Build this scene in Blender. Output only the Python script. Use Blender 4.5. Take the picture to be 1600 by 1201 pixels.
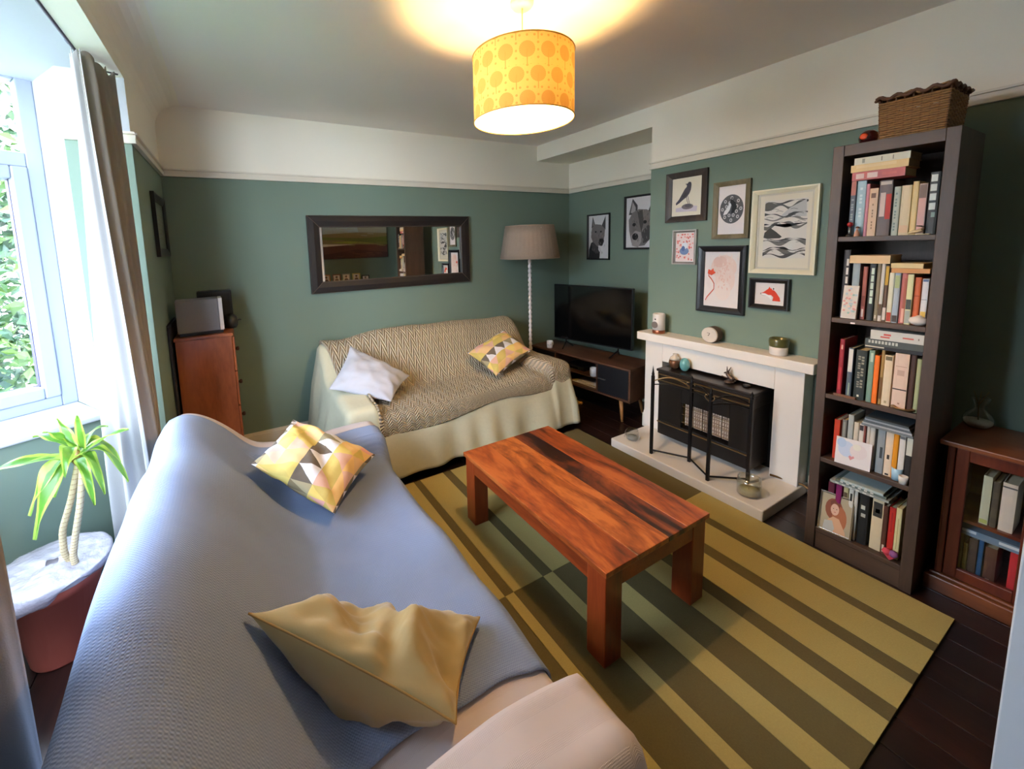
import bpy, bmesh, math, random
from mathutils import Vector, Matrix, noise
random.seed(7)
PI = math.pi
D = bpy.data
COL = bpy.context.scene.collection
for o in list(D.objects):
    D.objects.remove(o, do_unlink=True)
sc = bpy.context.scene

# ------------------------------------------------------------------ camera, world, light, exposure
cam_d = D.cameras.new('camera'); cam = D.objects.new('camera', cam_d); COL.objects.link(cam)
YAW, PITCH, ROLL, F = 0.49919, 0.11979, 0.032365, 637.6
cy, sy, cp, sp = math.cos(YAW), math.sin(YAW), math.cos(PITCH), math.sin(PITCH)
fw = Vector((sy*cp, cy*cp, -sp)); rt = Vector((cy, -sy, 0)); dn = fw.cross(rt)
rt2 = math.cos(ROLL)*rt + math.sin(ROLL)*dn; dn2 = -math.sin(ROLL)*rt + math.cos(ROLL)*dn
m = Matrix((rt2, -dn2, -fw)).transposed().to_4x4(); m.translation = (0, 0, 1.6)
cam.matrix_world = m
cam_d.sensor_width = 36; cam_d.lens = F/1600*36
cam_d.shift_x = (800-712.4)/1600; cam_d.shift_y = (460.9-600.5)/1600
cam_d.clip_start = 0.02
sc.camera = cam

w = D.worlds.new('overcast_sky'); sc.world = w; w.use_nodes = True
nt = w.node_tree; nt.nodes.clear()
wo = nt.nodes.new('ShaderNodeOutputWorld'); bg = nt.nodes.new('ShaderNodeBackground')
tc = nt.nodes.new('ShaderNodeTexCoord'); sep = nt.nodes.new('ShaderNodeSeparateXYZ')
rp = nt.nodes.new('ShaderNodeValToRGB')
rp.color_ramp.elements[0].position = 0.0; rp.color_ramp.elements[0].color = (.78, .88, 1, 1)
rp.color_ramp.elements[1].position = .7; rp.color_ramp.elements[1].color = (.62, .78, 1, 1)
nt.links.new(tc.outputs['Generated'], sep.inputs[0]); nt.links.new(sep.outputs['Z'], rp.inputs[0])
nt.links.new(rp.outputs[0], bg.inputs[0]); nt.links.new(bg.outputs[0], wo.inputs[0])
bg.inputs[1].default_value = 13.5

def portal(name, loc, rotz, wx, wz):
    l = D.lights.new(name, 'AREA'); l.shape = 'RECTANGLE'; l.size = wx; l.size_y = wz
    l.cycles.is_portal = True
    o = D.objects.new(name, l); COL.objects.link(o)
    # area light looks along local -Z ; want it to look into the room
    o.rotation_euler = (PI/2, 0, rotz); o.location = loc
portal('sky_portal', (-1.50, 1.615, 1.67), -PI/2, 1.95, 1.75)
portal('sky_portal', (-1.18, 2.80, 1.67), -PI/2-math.atan2(.865, .5), .78, 1.75)
portal('sky_portal', (-1.18, .43, 1.67), -PI/2+math.atan2(.865, .5), .78, 1.75)

BULB = 450   # emission of the pendant's bulb

vs = sc.view_settings
vs.view_transform = 'Standard'; vs.look = 'None'; vs.gamma = 1; vs.use_curve_mapping = False
vs.exposure = 1.62
sc.cycles.max_bounces = 8; sc.cycles.diffuse_bounces = 5; sc.cycles.glossy_bounces = 4
sc.cycles.transparent_max_bounces = 12; sc.cycles.caustics_reflective = False; sc.cycles.caustics_refractive = False
sc.cycles.sample_clamp_indirect = 6

# ------------------------------------------------------------------ materials
def lin(c):
    out = []
    for v in c[:3]:
        v = v/255.0
        out.append(v/12.92 if v <= .04045 else ((v+.055)/1.055)**2.4)
    return (*out, 1)
MATS = {}
def newmat(name):
    mt = D.materials.new(name); mt.use_nodes = True
    n = mt.node_tree; b = n.nodes['Principled BSDF']
    return mt, n, b
def coords(n, scale=(1, 1, 1), kind='Object', rot=(0, 0, 0)):
    t = n.nodes.new('ShaderNodeTexCoord'); mp = n.nodes.new('ShaderNodeMapping')
    mp.inputs['Scale'].default_value = scale; mp.inputs['Rotation'].default_value = rot
    n.links.new(t.outputs[kind], mp.inputs[0]); return mp.outputs[0]
def mixc(n, fac, a, b, blend='MIX'):
    mx = n.nodes.new('ShaderNodeMix'); mx.data_type = 'RGBA'; mx.blend_type = blend
    if hasattr(fac, 'node'): n.links.new(fac, mx.inputs[0])
    else: mx.inputs[0].default_value = fac
    for i, v in ((6, a), (7, b)):
        if hasattr(v, 'node'): n.links.new(v, mx.inputs[i])
        else: mx.inputs[i].default_value = v
    return mx.outputs[2]
def math_(n, op, a, b=None, c=None):
    q = n.nodes.new('ShaderNodeMath'); q.operation = op
    for i, v in enumerate((a, b, c)):
        if v is None: continue
        if hasattr(v, 'node'): n.links.new(v, q.inputs[i])
        else: q.inputs[i].default_value = v
    return q.outputs[0]
def bump(n, b, h, strength=.3, dist=.01):
    bp = n.nodes.new('ShaderNodeBump'); bp.inputs['Strength'].default_value = strength
    bp.inputs['Distance'].default_value = dist
    n.links.new(h, bp.inputs['Height']); n.links.new(bp.outputs[0], b.inputs['Normal'])
def noi(n, co, scale, detail=3, rough=.5):
    t = n.nodes.new('ShaderNodeTexNoise'); t.inputs['Scale'].default_value = scale
    t.inputs['Detail'].default_value = detail; t.inputs['Roughness'].default_value = rough
    n.links.new(co, t.inputs['Vector']); return t.outputs['Fac']
def mat(name, rgb, rough=.6, metal=0, var=.06, scale=6, bmp=0, bscale=60, coat=0, spec=.5, alpha=None, sheen=0):
    if name in MATS: return MATS[name]
    mt, n, b = newmat(name)
    c = lin(rgb); co = coords(n)
    f = noi(n, co, scale)
    hi = tuple(min(1, v*(1+var)) for v in c[:3])+(1,); lo_ = tuple(v*(1-var) for v in c[:3])+(1,)
    n.links.new(mixc(n, f, lo_, hi), b.inputs['Base Color'])
    b.inputs['Roughness'].default_value = rough; b.inputs['Metallic'].default_value = metal
    b.inputs['Specular IOR Level'].default_value = spec
    if coat: b.inputs['Coat Weight'].default_value = coat; b.inputs['Coat Roughness'].default_value = .15
    if sheen: b.inputs['Sheen Weight'].default_value = sheen
    if bmp: bump(n, b, noi(n, co, bscale, 4), bmp, .004)
    MATS[name] = mt; return mt
def wood(name, c0, c1, c2, axis='y', scale=9, rough=.4, coat=0, stretch=.12, spec=.5, warp=0, lo=.34, hi=.66):
    if name in MATS: return MATS[name]
    mt, n, b = newmat(name)
    s = {'x': (stretch, 1, 1), 'y': (1, stretch, 1), 'z': (1, 1, stretch)}[axis]
    co = coords(n, s)
    oi = n.nodes.new('ShaderNodeObjectInfo'); add = n.nodes.new('ShaderNodeVectorMath'); add.operation = 'ADD'
    sc_ = n.nodes.new('ShaderNodeVectorMath'); sc_.operation = 'SCALE'; sc_.inputs[3].default_value = 11
    cmb = n.nodes.new('ShaderNodeCombineXYZ')
    for i in range(3): n.links.new(oi.outputs['Random'], cmb.inputs[i])
    n.links.new(cmb.outputs[0], sc_.inputs[0]); n.links.new(co, add.inputs[0]); n.links.new(sc_.outputs[0], add.inputs[1])
    co = add.outputs[0]
    a = noi(n, co, scale, 5, .6); g = noi(n, co, scale*14, 2, .6); a.node.inputs['Distortion'].default_value = warp
    r = n.nodes.new('ShaderNodeValToRGB'); e = r.color_ramp.elements
    e[0].position = lo; e[0].color = lin(c0); e[1].position = hi; e[1].color = lin(c2)
    q = e.new(.5); q.color = lin(c1)
    n.links.new(math_(n, 'ADD', math_(n, 'MULTIPLY', a, .8), math_(n, 'MULTIPLY', g, .2)), r.inputs[0])
    n.links.new(r.outputs[0], b.inputs['Base Color']); b.inputs['Roughness'].default_value = rough
    b.inputs['Specular IOR Level'].default_value = spec
    if coat: b.inputs['Coat Weight'].default_value = coat; b.inputs['Coat Roughness'].default_value = .2
    bump(n, b, g, .15, .002)
    MATS[name] = mt; return mt
def glassmat(name, tint=(1, 1, 1), gloss=.06, rough=0.0, pw=4, edge=.55):
    if name in MATS: return MATS[name]
    mt = D.materials.new(name); mt.use_nodes = True; n = mt.node_tree; n.nodes.clear()
    o = n.nodes.new('ShaderNodeOutputMaterial'); mx = n.nodes.new('ShaderNodeMixShader')
    t = n.nodes.new('ShaderNodeBsdfTransparent'); g = n.nodes.new('ShaderNodeBsdfGlossy')
    t.inputs[0].default_value = (*tint, 1); g.inputs['Roughness'].default_value = rough
    fr = n.nodes.new('ShaderNodeLayerWeight'); fr.inputs[0].default_value = .5
    n.links.new(math_(n, 'MULTIPLY_ADD', math_(n, 'POWER', fr.outputs['Facing'], pw), edge, gloss*.6), mx.inputs[0])
    n.links.new(t.outputs[0], mx.inputs[1]); n.links.new(g.outputs[0], mx.inputs[2]); n.links.new(mx.outputs[0], o.inputs[0])
    MATS[name] = mt; return mt
def emit(name, rgb, s):
    mt = D.materials.new(name); mt.use_nodes = True; b = mt.node_tree.nodes['Principled BSDF']
    b.inputs['Base Color'].default_value = lin(rgb); b.inputs['Emission Color'].default_value = lin(rgb)
    b.inputs['Emission Strength'].default_value = s; return mt

WALLG = (118, 136, 124)
M_wall = mat('teal_wall_paint', WALLG, .75, var=.05, scale=2, bmp=.05, bscale=120, spec=.3)
M_white = mat('white_wall_paint', (244, 238, 224), .8, var=.03, scale=2, bmp=.05, bscale=90, spec=.2)
M_ceil = mat('ceiling_paint', (243, 237, 232), .85, var=.03, scale=1.5, spec=.2)
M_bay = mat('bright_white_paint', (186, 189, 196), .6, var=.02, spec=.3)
M_trim = mat('white_gloss_trim', (228, 220, 205), .35, var=.03)
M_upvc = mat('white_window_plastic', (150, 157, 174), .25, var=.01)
M_glass = glassmat('clear_pane')
M_ink = None
def inkmat():
    global M_ink
    if M_ink: return M_ink
    mt, n, b = newmat('printed_ink'); a = n.nodes.new('ShaderNodeAttribute'); a.attribute_name = 'ink'
    n.links.new(a.outputs['Color'], b.inputs['Base Color']); b.inputs['Roughness'].default_value = .7
    M_ink = mt; return mt

# ------------------------------------------------------------------ mesh builder
class MB:
    def __init__(s): s.v = []; s.f = []; s.c = []; s.uv = {}
    def add(s, vs_, fs, col=None):
        o = len(s.v); s.v += [tuple(p) for p in vs_]
        for f in fs: s.f.append([i+o for i in f]); s.c.append(col)
        return s
    def box(s, x0, x1, y0, y1, z0, z1, col=None, rot=None, about=None):
        vs_ = [Vector((x, y, z)) for z in (z0, z1) for y in (y0, y1) for x in (x0, x1)]
        if rot is not None:
            c = Vector(about) if about else Vector(((x0+x1)/2, (y0+y1)/2, (z0+z1)/2))
            vs_ = [rot @ (p-c)+c for p in vs_]
        return s.add(vs_, [(0, 2, 3, 1), (4, 5, 7, 6), (0, 1, 5, 4), (2, 6, 7, 3), (0, 4, 6, 2), (1, 3, 7, 5)], col)
    def prism(s, pts, z0, z1, col=None):
        n = len(pts)
        vs_ = [(p[0], p[1], z0) for p in pts]+[(p[0], p[1], z1) for p in pts]
        fs = [tuple(reversed(range(n))), tuple(range(n, 2*n))]+[(i, (i+1) % n, n+(i+1) % n, n+i) for i in range(n)]
        return s.add(vs_, fs, col)
    def lathe(s, prof, n=24, c=(0, 0, 0), axis='z', col=None, wob=None):
        vs_ = []
        for (r, h) in prof:
            for i in range(n):
                a = 2*PI*i/n; rr = r*(wob(a, h) if wob else 1)
                p = (rr*math.cos(a), rr*math.sin(a), h)
                if axis == 'x': p = (h, p[0], p[1])
                if axis == 'y': p = (p[0], h, p[1])
                vs_.append((p[0]+c[0], p[1]+c[1], p[2]+c[2]))
        fs = []
        for k in range(len(prof)-1):
            for i in range(n):
                j = (i+1) % n; fs.append((k*n+i, k*n+j, (k+1)*n+j, (k+1)*n+i))
        if prof[0][0] > 1e-4: fs.append(tuple(reversed(range(n))))
        if prof[-1][0] > 1e-4: fs.append(tuple(range((len(prof)-1)*n, len(prof)*n)))
        return s.add(vs_, fs, col)
    def tube(s, pts, r, n=8, col=None, r1=None):
        pts = [Vector(p) for p in pts]; vs_ = []; m_ = len(pts); prev = None
        for k, p in enumerate(pts):
            t = (pts[min(k+1, m_-1)]-pts[max(k-1, 0)]).normalized()
            ref = Vector((0, 0, 1)) if abs(t.z) < .9 else Vector((1, 0, 0))
            if prev is None: a = t.cross(ref).normalized()
            else: a = (prev-t*prev.dot(t)).normalized()
            prev = a; b = t.cross(a)
            rr = r if r1 is None else r+(r1-r)*k/(m_-1)
            for i in range(n):
                an = 2*PI*i/n; vs_.append(p+(a*math.cos(an)+b*math.sin(an))*rr)
        fs = [(k*n+i, k*n+(i+1) % n, (k+1)*n+(i+1) % n, (k+1)*n+i) for k in range(m_-1) for i in range(n)]
        fs += [tuple(reversed(range(n))), tuple(range((m_-1)*n, m_*n))]
        return s.add(vs_, fs, col)
    def grid(s, P, nu, nv, closed=False, col=None):
        o = len(s.v)
        for j in range(nv+1):
            for i in range(nu+1):
                s.v.append(tuple(P(i/nu, j/nv))); s.uv[len(s.v)-1] = (i/nu, j/nv)
        for j in range(nv):
            for i in range(nu):
                a = o+j*(nu+1)+i; s.f.append([a, a+1, a+nu+2, a+nu+1]); s.c.append(col)
        return s
    def build(s, name, m_, parent=None, smooth=False, bevel=0, solid=0, loc=None, fix=True):
        me = D.meshes.new(name); me.from_pydata([tuple(p) for p in s.v], [], s.f); me.update()
        if fix:
            b = bmesh.new(); b.from_mesh(me); bmesh.ops.recalc_face_normals(b, faces=b.faces); b.to_mesh(me); b.free()
        if s.uv:
            ul = me.uv_layers.new(name='UVMap')
            for l in me.loops: ul.data[l.index].uv = s.uv.get(l.vertex_index, (0, 0))
        if any(c is not None for c in s.c):
            at = me.color_attributes.new('ink', 'FLOAT_COLOR', 'CORNER')
            for p in me.polygons:
                c = lin(s.c[p.index]) if s.c[p.index] else (.8, .8, .8, 1)
                for li in p.loop_indices: at.data[li].color = c
        me.materials.append(m_)
        if smooth: me.polygons.foreach_set('use_smooth', [True]*len(me.polygons))
        o = D.objects.new(name, me); COL.objects.link(o)
        if parent: o.parent = parent
        if loc: o.location = loc
        if solid:
            q = o.modifiers.new('thickness', 'SOLIDIFY'); q.thickness = solid; q.offset = 0
        if bevel:
            q = o.modifiers.new('bevel', 'BEVEL'); q.width = bevel; q.segments = 2; q.limit_method = 'ANGLE'; q.angle_limit = .7
        return o

def tag(o, label, cat, group=None, kind=None):
    o['label'] = label; o['category'] = cat
    if group: o['group'] = group
    if kind: o['kind'] = kind
    return o
def thing(name, label, cat, loc=(0, 0, 0), rz=0, group=None):
    o = D.objects.new(name, None); COL.objects.link(o); o.location = loc; o.rotation_euler = (0, 0, rz)
    o.empty_display_size = .05
    return tag(o, label, cat, group)
def struct(name, mb, m_, parent=None, label=None, **k):
    o = mb.build(name, m_, parent, **k)
    if not parent: o['kind'] = 'structure'
    if label: o['label'] = label
    return o

# ================================================================== THE SETTING
RZ, CZ = 2.165, 2.65          # picture rail underside, ceiling
XL, XR, XA = -.385, 3.03, 3.50
YF, YB = 3.60, -.95
BZ = 2.485                    # bay ceiling / header underside
# floor boards
fl = struct('floor', MB().box(-1.7, 3.6, YB-.1, 3.75, -.08, -.02), mat('floor_void', (20, 14, 12), .8))
M_board = wood('dark_stained_boards', (20, 10, 9), (34, 18, 15), (52, 28, 22), 'y', 7, .32, spec=.5)
y = YB
x = -1.62; k = 0
while x < 3.5:
    MB().box(x, x+.134, YB, 3.6, -.02, 0).build('floorboard', M_board, fl, bevel=.002); x += .137
# ceiling
cl = struct('ceiling', MB().box(-.385, 3.6, YB-.1, 3.7, CZ, CZ+.06), M_ceil)
# cove between the ceiling and the left wall
mb = MB(); R = .16
prof = [(XL, CZ-R)]+[(XL+R-R*math.cos(a), CZ-R+R*math.sin(a)) for a in [i*PI/16 for i in range(9)]]+[(XL, CZ)]
for a in range(len(prof)): pass
n = len(prof)
mb.add([(p[0], YB, p[1]) for p in prof]+[(p[0], 3.6, p[1]) for p in prof],
       [tuple(range(n)), tuple(reversed(range(n, 2*n)))]+[(i, (i+1) % n, n+(i+1) % n, n+i) for i in range(n)])
struct('trim_1', mb, M_white, smooth=False)
# far wall (mirror wall)
wf = struct('wall_far', MB().box(XL-.1, XA+.1, YF, YF+.12, 0, RZ), M_wall)
MB().box(XL-.1, XA+.1, YF, YF+.12, RZ, CZ).build('frieze', M_white, wf)
# left wall between bay and corner, plus near part
wl = struct('wall_left', MB().box(XL-.12, XL, 2.631, YF, 0, RZ).box(XL-.12, XL, YB, .599, 0, RZ), M_wall)
MB().box(XL-.12, XL, 2.631, YF, RZ, CZ).box(XL-.12, XL, YB, .599, RZ, CZ).box(XL-.12, XL, .60, 2.63, BZ-.015, CZ).build('frieze', M_white, wl)
# right wall: chimney breast plane, alcove, soffit
wr = struct('wall_right', MB().box(XR, XR+.47, YB, 2.2, 0, RZ), M_wall)
MB().box(XR, XR+.47, YB, 2.2, RZ, CZ).build('frieze', M_white, wr)
wa = struct('wall_alcove', MB().box(XA, XA+.1, 2.2, YF, 0, RZ), M_wall)
MB().box(XA, XA+.1, 2.2, YF, RZ, CZ).build('frieze', M_white, wa)
struct('ceiling_soffit', MB().box(XR, XA, 2.2, YF, 2.49, CZ), M_white)
# near wall
wn = struct('wall_near', MB().box(-.5, 3.5, YB-.12, YB, 0, RZ), M_wall)
MB().box(-.5, 3.5, YB-.12, YB, RZ, CZ).build('frieze', M_white, wn)
# picture rails
def rail(i, pts):
    """pts: wall line points, room side to the left of the direction given as inward normal"""
    mb = MB()
    for (x0, y0, x1, y1, nx, ny) in pts:
        for (t, za, zb) in ((.022, RZ-.008, RZ+.018), (.012, RZ+.018, RZ+.036), (.028, RZ+.036, RZ+.047)):
            xs = sorted((x0, x1)); ys = sorted((y0, y1))
            if nx: xs = sorted((x0, x0+nx*t))
            if ny: ys = sorted((y0, y0+ny*t))
            mb.box(xs[0], xs[1], ys[0], ys[1], za, zb)
    struct('trim_%d' % i, mb, M_trim)
rail(2, [(XL, YF, XA, YF, 0, -1)])
rail(3, [(XL, 2.62, XL, YF, 1, 0)])
rail(4, [(XR, YB, XR, 2.205, -1, 0)])
rail(5, [(XA, 2.2, XA, YF, -1, 0)])
rail(6, [(-.64, 2.63, XL+.02, 2.63, 0, -1)])
rail(7, [(-.4, YB, 3.03, YB, 0, 1)])
# baseboards
def base(name, *b):
    mb = MB()
    for q in b: mb.box(*q[:4], 0, .12); mb.box(*q[4:8], .12, .14)
    struct(name, mb, M_trim)
base('baseboard_far', (XL, XA, YF-.018, YF, XL, XA, YF-.01, YF))
base('baseboard_alcove', (XA-.018, XA, 2.2, YF, XA-.01, XA, 2.2, YF))
base('baseboard_right', (XR-.018, XR, 2.125, 2.215, XR-.01, XR, 2.125, 2.21), (XR-.018, XR, YB, 1.05, XR-.01, XR, YB, 1.05))
base('baseboard_near', (XL, 3.03, YB, YB+.018, XL, 3.03, YB, YB+.01))
base('baseboard_left', (XL, XL+.018, 2.63, YF, XL, XL+.01, 2.63, YF))

# ---- bay: inner wall polyline A-B-C-D, window plane .35 m further out
A, B_, C_, D_ = Vector((-.64, 2.63)), Vector((-1.12, 2.352)), Vector((-1.12, .878)), Vector((-.64, .60))
Ao, Bo, Co, Do = Vector((-.82, 2.94)), Vector((-1.47, 2.565)), Vector((-1.47, .665)), Vector((-.82, .29))
SZ = .82
def quadprism(mb, pts, z0, z1): mb.prism(pts, z0, z1)
# lower bay wall (inner skin 12 cm thick)
mb = MB()
mb.prism([A, Ao, Bo, B_], 0, SZ-.03); mb.prism([B_, Bo, Co, C_], 0, SZ-.03); mb.prism([C_, Co, Do, D_], 0, SZ-.03)
wb = struct('wall_bay', mb, M_wall)
mb = MB(); mb.box(-.64, XL-.001, 2.63, 2.95, 0, RZ); mb.box(-.64, XL-.001, .28, .60, 0, RZ)
mb.build('return_wall', M_wall, wb)
mb = MB(); mb.box(-.64, XL-.001, 2.63, 2.95, RZ, BZ+.1); mb.box(-.64, XL-.001, .28, .60, RZ, BZ+.1)
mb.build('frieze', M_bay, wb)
# jambs (reveals)
mb = MB()
mb.prism([A, A+Vector((.002, .33)), Ao+Vector((0, .04)), Ao], SZ, BZ)
mb.prism([D_, Do, Do-Vector((0, .04)), D_+Vector((.002, -.33))], SZ, BZ)
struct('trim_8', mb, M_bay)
# bay ceiling
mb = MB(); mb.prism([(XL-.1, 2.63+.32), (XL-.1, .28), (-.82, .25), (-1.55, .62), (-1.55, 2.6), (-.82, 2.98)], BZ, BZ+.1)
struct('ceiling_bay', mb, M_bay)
# sill board with nosing
mb = MB()
e = .03
mb.prism([A+Vector((.02, -e)), Ao, Bo, Co, Do, D_+Vector((.02, e)), C_+Vector((e, -.0)), B_+Vector((e, .0))], SZ-.03, SZ)
struct('trim_9', mb, M_bay, bevel=.008)
# windows: in local frame u along, z up, thickness inward
def window(i, P0, P1, panes):
    d = (P1-P0); L = d.length; d.normalize(); ang = math.atan2(d.y, d.x)
    root = D.objects.new('window_%d' % i, None); COL.objects.link(root); root.location = (P0.x, P0.y, 0)
    root.rotation_euler = (0, 0, ang); root['kind'] = 'structure'
    zt = 2.525
    nf = MB()
    nf.box(0, .065, -.03, .045, SZ, zt).box(L-.065, L, -.03, .045, SZ, zt)
    nf.box(.065, L-.065, -.03, .045, SZ, SZ+.058).box(.065, L-.065, -.03, .045, zt-.05, zt)
    nf.box(.065, L-.065, -.03, .045, 2.06, 2.13)
    for q in range(1, panes): nf.box(L*q/panes-.035, L*q/panes+.035, -.03, .045, SZ+.058, 2.06).box(L*q/panes-.035, L*q/panes+.035, -.03, .045, 2.13, zt-.05)
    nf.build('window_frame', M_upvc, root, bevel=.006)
    for q in range(panes):
        a = L*q/panes+(.065 if q == 0 else .035); b = L*(q+1)/panes-(.065 if q == panes-1 else .035)
        s = MB()
        s.box(a, a+.063, -.045, .055, .878, 2.06).box(b-.063, b, -.045, .055, .878, 2.06)
        s.box(a+.063, b-.063, -.045, .055, .878, .94).box(a+.063, b-.063, -.045, .055, 1.997, 2.06)
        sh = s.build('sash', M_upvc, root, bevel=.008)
        MB().box(a+.06, b-.06, .0, .004, .937, 2.0).build('pane', M_glass, sh)
        MB().box(a+.06-.004, a+.066, -.047, .0, .937, 2.0).box(b-.066, b-.056, -.047, 0, .937, 2.0).box(a+.06, b-.06, -.047, 0, .935, .941).build('gasket', mat('black_rubber_gasket', (60, 50, 90), .6), sh)
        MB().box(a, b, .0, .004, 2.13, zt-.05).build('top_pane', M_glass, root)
    return root
window(1, Ao, Bo, 1); window(2, Bo, Co, 2); window(3, Co, Do, 1)
# curtain track under the bay ceiling
cr = thing('curtain_track', 'thin dark curtain track curving under the white bay ceiling', 'curtain rail')
mb = MB(); tp = [(-.40, 2.585), (-.455, 2.56), (-.50, 2.42), (-.50, 1.6), (-.50, .8), (-.455, .66), (-.40, .63)]
mb.tube([(p[0], p[1], BZ-.014) for p in tp], .007, 8); mb.build('track', mat('dark_track', (60, 50, 66), .4), cr, smooth=True)
for (px, py) in ((-.50, 2.3), (-.50, 1.6), (-.50, .9)): MB().box(px-.012, px+.012, py-.02, py+.02, BZ-.012, BZ).build('bracket', M_upvc, cr)

# ---- garden outside
gd = struct('ground_outside', MB().box(-9, -1.62, -5, 8, -.5, -.4).box(-9, -.5, 3.8, 8, -.5, -.4), mat('lawn', (90, 120, 60), .9, var=.3, scale=3))
def leaves(name, label, cat, spots, size, cols, n, up=.3):
    mb = MB()
    for _ in range(n):
        c, r, rz_ = random.choice(spots)
        a = random.uniform(0, 2*PI); ph = math.acos(random.uniform(-1, 1)); rr = r*(.72+.28*random.random())
        p = Vector((c[0]+rr*math.sin(ph)*math.cos(a), c[1]+rr*math.sin(ph)*math.sin(a), c[2]+rz_*math.cos(ph)))
        s = size*random.uniform(.6, 1.3)
        d1 = Vector((random.gauss(0, 1), random.gauss(0, 1), random.gauss(-.2, .6))).normalized()
        d2 = d1.cross(Vector((random.gauss(0, 1), random.gauss(0, 1), random.gauss(0, 1)))).normalized()
        fold = d1.cross(d2)*s*.12
        mb.add([p, p+d1*s*.5+d2*s*.3-fold, p+d1*s*1.1, p+d1*s*.5-d2*s*.3-fold, p+d1*s*.55], [(0, 1, 4), (1, 2, 4), (2, 3, 4), (3, 0, 4)], random.choice(cols))
    mt = MATS.get('leaf_green')
    if not mt:
        mt, n_, b = newmat('leaf_green'); a = n_.nodes.new('ShaderNodeAttribute'); a.attribute_name = 'ink'
        n_.links.new(a.outputs['Color'], b.inputs['Base Color']); b.inputs['Roughness'].default_value = .5
        b.inputs['Subsurface Weight'].default_value = 0
        MATS['leaf_green'] = mt
    o = mb.build(name, mt, fix=False); tag(o, label, cat, kind='stuff'); return o
G = [(64, 92, 40), (42, 74, 36), (84, 110, 50), (30, 58, 34), (70, 98, 62)]
sp_ = []
for i in range(13):
    yy = -1.5+i*.62
    sp_ += [((-4.6+.25*math.sin(i*2.1), yy, .3), .8, .8), ((-4.5+.3*math.cos(i*1.7), yy+.2, 1.2), .75, .75)]
    if i % 3: sp_ += [((-4.7, yy, 1.9), .55, .6)]
for i in range(8):
    xx = -3.6+i*.5
    sp_ += [((xx, 5.6+.2*math.sin(i*1.9), .4), .75, .85), ((xx, 5.7, 1.4), .7, .7)]
for i in range(16):
    sp_ += [((-3.0+.42*(i % 6)+.1*math.sin(i*3.3), 4.7+.25*math.sin(i*1.3), .5+.75*(i//4)), .5, .5)]
leaves('garden_hedge', 'dense green hedge growing outside the bay window', 'hedge', sp_, .11, G, 24000)
leaves('flowering_shrub', 'pink flowering shrub low outside the window beside the hedge', 'shrub', [((-2.55, 2.9, .55), .35, .4), ((-2.4, 3.3, .45), .3, .4)], .07, [(160, 96, 124), (50, 80, 40), (56, 86, 44)], 700)
leaves('yellow_green_shrub', 'yellow-green leafy shrub just outside the lower window pane', 'shrub', [((-1.75, 3.55, .55), .28, .35)], .12, [(124, 138, 56), (96, 124, 50)], 260)

# ---- door and things behind the camera (seen in the mirror and at the frame's right edge)
dr = D.objects.new('door_1', None); COL.objects.link(dr); dr['kind'] = 'structure'; dr.location = (1.335, .118, 0); dr.rotation_euler = (0, 0, -PI/2-.03)
MB().box(0, .76, -.02, .02, .005, 2.02).build('door_leaf', M_bay, dr, bevel=.003)
mb = MB()
for (a, b, c, d) in ((.11, .65, .2, .85), (.11, .65, 1.0, 1.85)): mb.box(a, b, -.026, .026, c, c+.02).box(a, b, -.026, .026, d-.02, d).box(a, a+.02, -.026, .026, c, d).box(b-.02, b, -.026, .026, c, d)
mb.build('panel_moulding', M_bay, dr)
MB().lathe([(.012, -.05), (.012, -.03), (.026, -.075), (.02, -.09), (0, -.095)], 12, (.06, 0, 1.0), 'y').build('door_knob', mat('brass', (190, 150, 80), .3, 1), dr, smooth=True)
dn_ = D.objects.new('door_2', None); COL.objects.link(dn_); dn_['kind'] = 'structure'; dn_.location = (XR-.03, -.08, 0); dn_.rotation_euler = (0, 0, -PI/2)
M_wd = wood('brown_door_wood', (92, 58, 38), (112, 72, 46), (128, 84, 56), 'z', 5, .45)
MB().box(0, .58, -.028, .02, .005, 2.02).build('door_leaf', M_wd, dn_, bevel=.003)
MB().box(-.05, 0, -.028, .035, 0, 2.07).box(.0, .6, -.028, .035, 2.02, 2.07).build('architrave', M_trim, dn_)

# ================================================================== FRAMES AND PICTURES
def ell(cx, cy, rx, ry, n=20, a0=0, a1=2*PI, rot=0):
    o = []
    for i in range(n):
        a = a0+(a1-a0)*i/n; px, py = rx*math.cos(a), ry*math.sin(a)
        o.append((cx+px*math.cos(rot)-py*math.sin(rot), cy+px*math.sin(rot)+py*math.cos(rot)))
    return o
def ribbon(pts, w_):
    L, R_ = [], []
    for i, p in enumerate(pts):
        a = pts[max(i-1, 0)]; b = pts[min(i+1, len(pts)-1)]
        dx, dy = b[0]-a[0], b[1]-a[1]; l = math.hypot(dx, dy) or 1
        ww = w_(i/(len(pts)-1)) if callable(w_) else w_
        L.append((p[0]-dy/l*ww/2, p[1]+dx/l*ww/2)); R_.append((p[0]+dy/l*ww/2, p[1]-dx/l*ww/2))
    return L+R_[::-1]
def art(parent, x0, x1, z0, z1, yy, polys, name='print'):
    """flat printed shapes in 0..1 coordinates on the sheet, layered by fractions of a millimetre"""
    mb = MB(); sx, sz = x1-x0, z1-z0
    for i, (pts, col) in enumerate(polys):
        y_ = yy-.0002-.00006*i
        mb.add([(x0+p[0]*sx, y_, z0+p[1]*sz) for p in pts], [tuple(range(len(pts)))], col)
    return mb.build(name, inkmat(), parent, fix=False)
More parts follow.
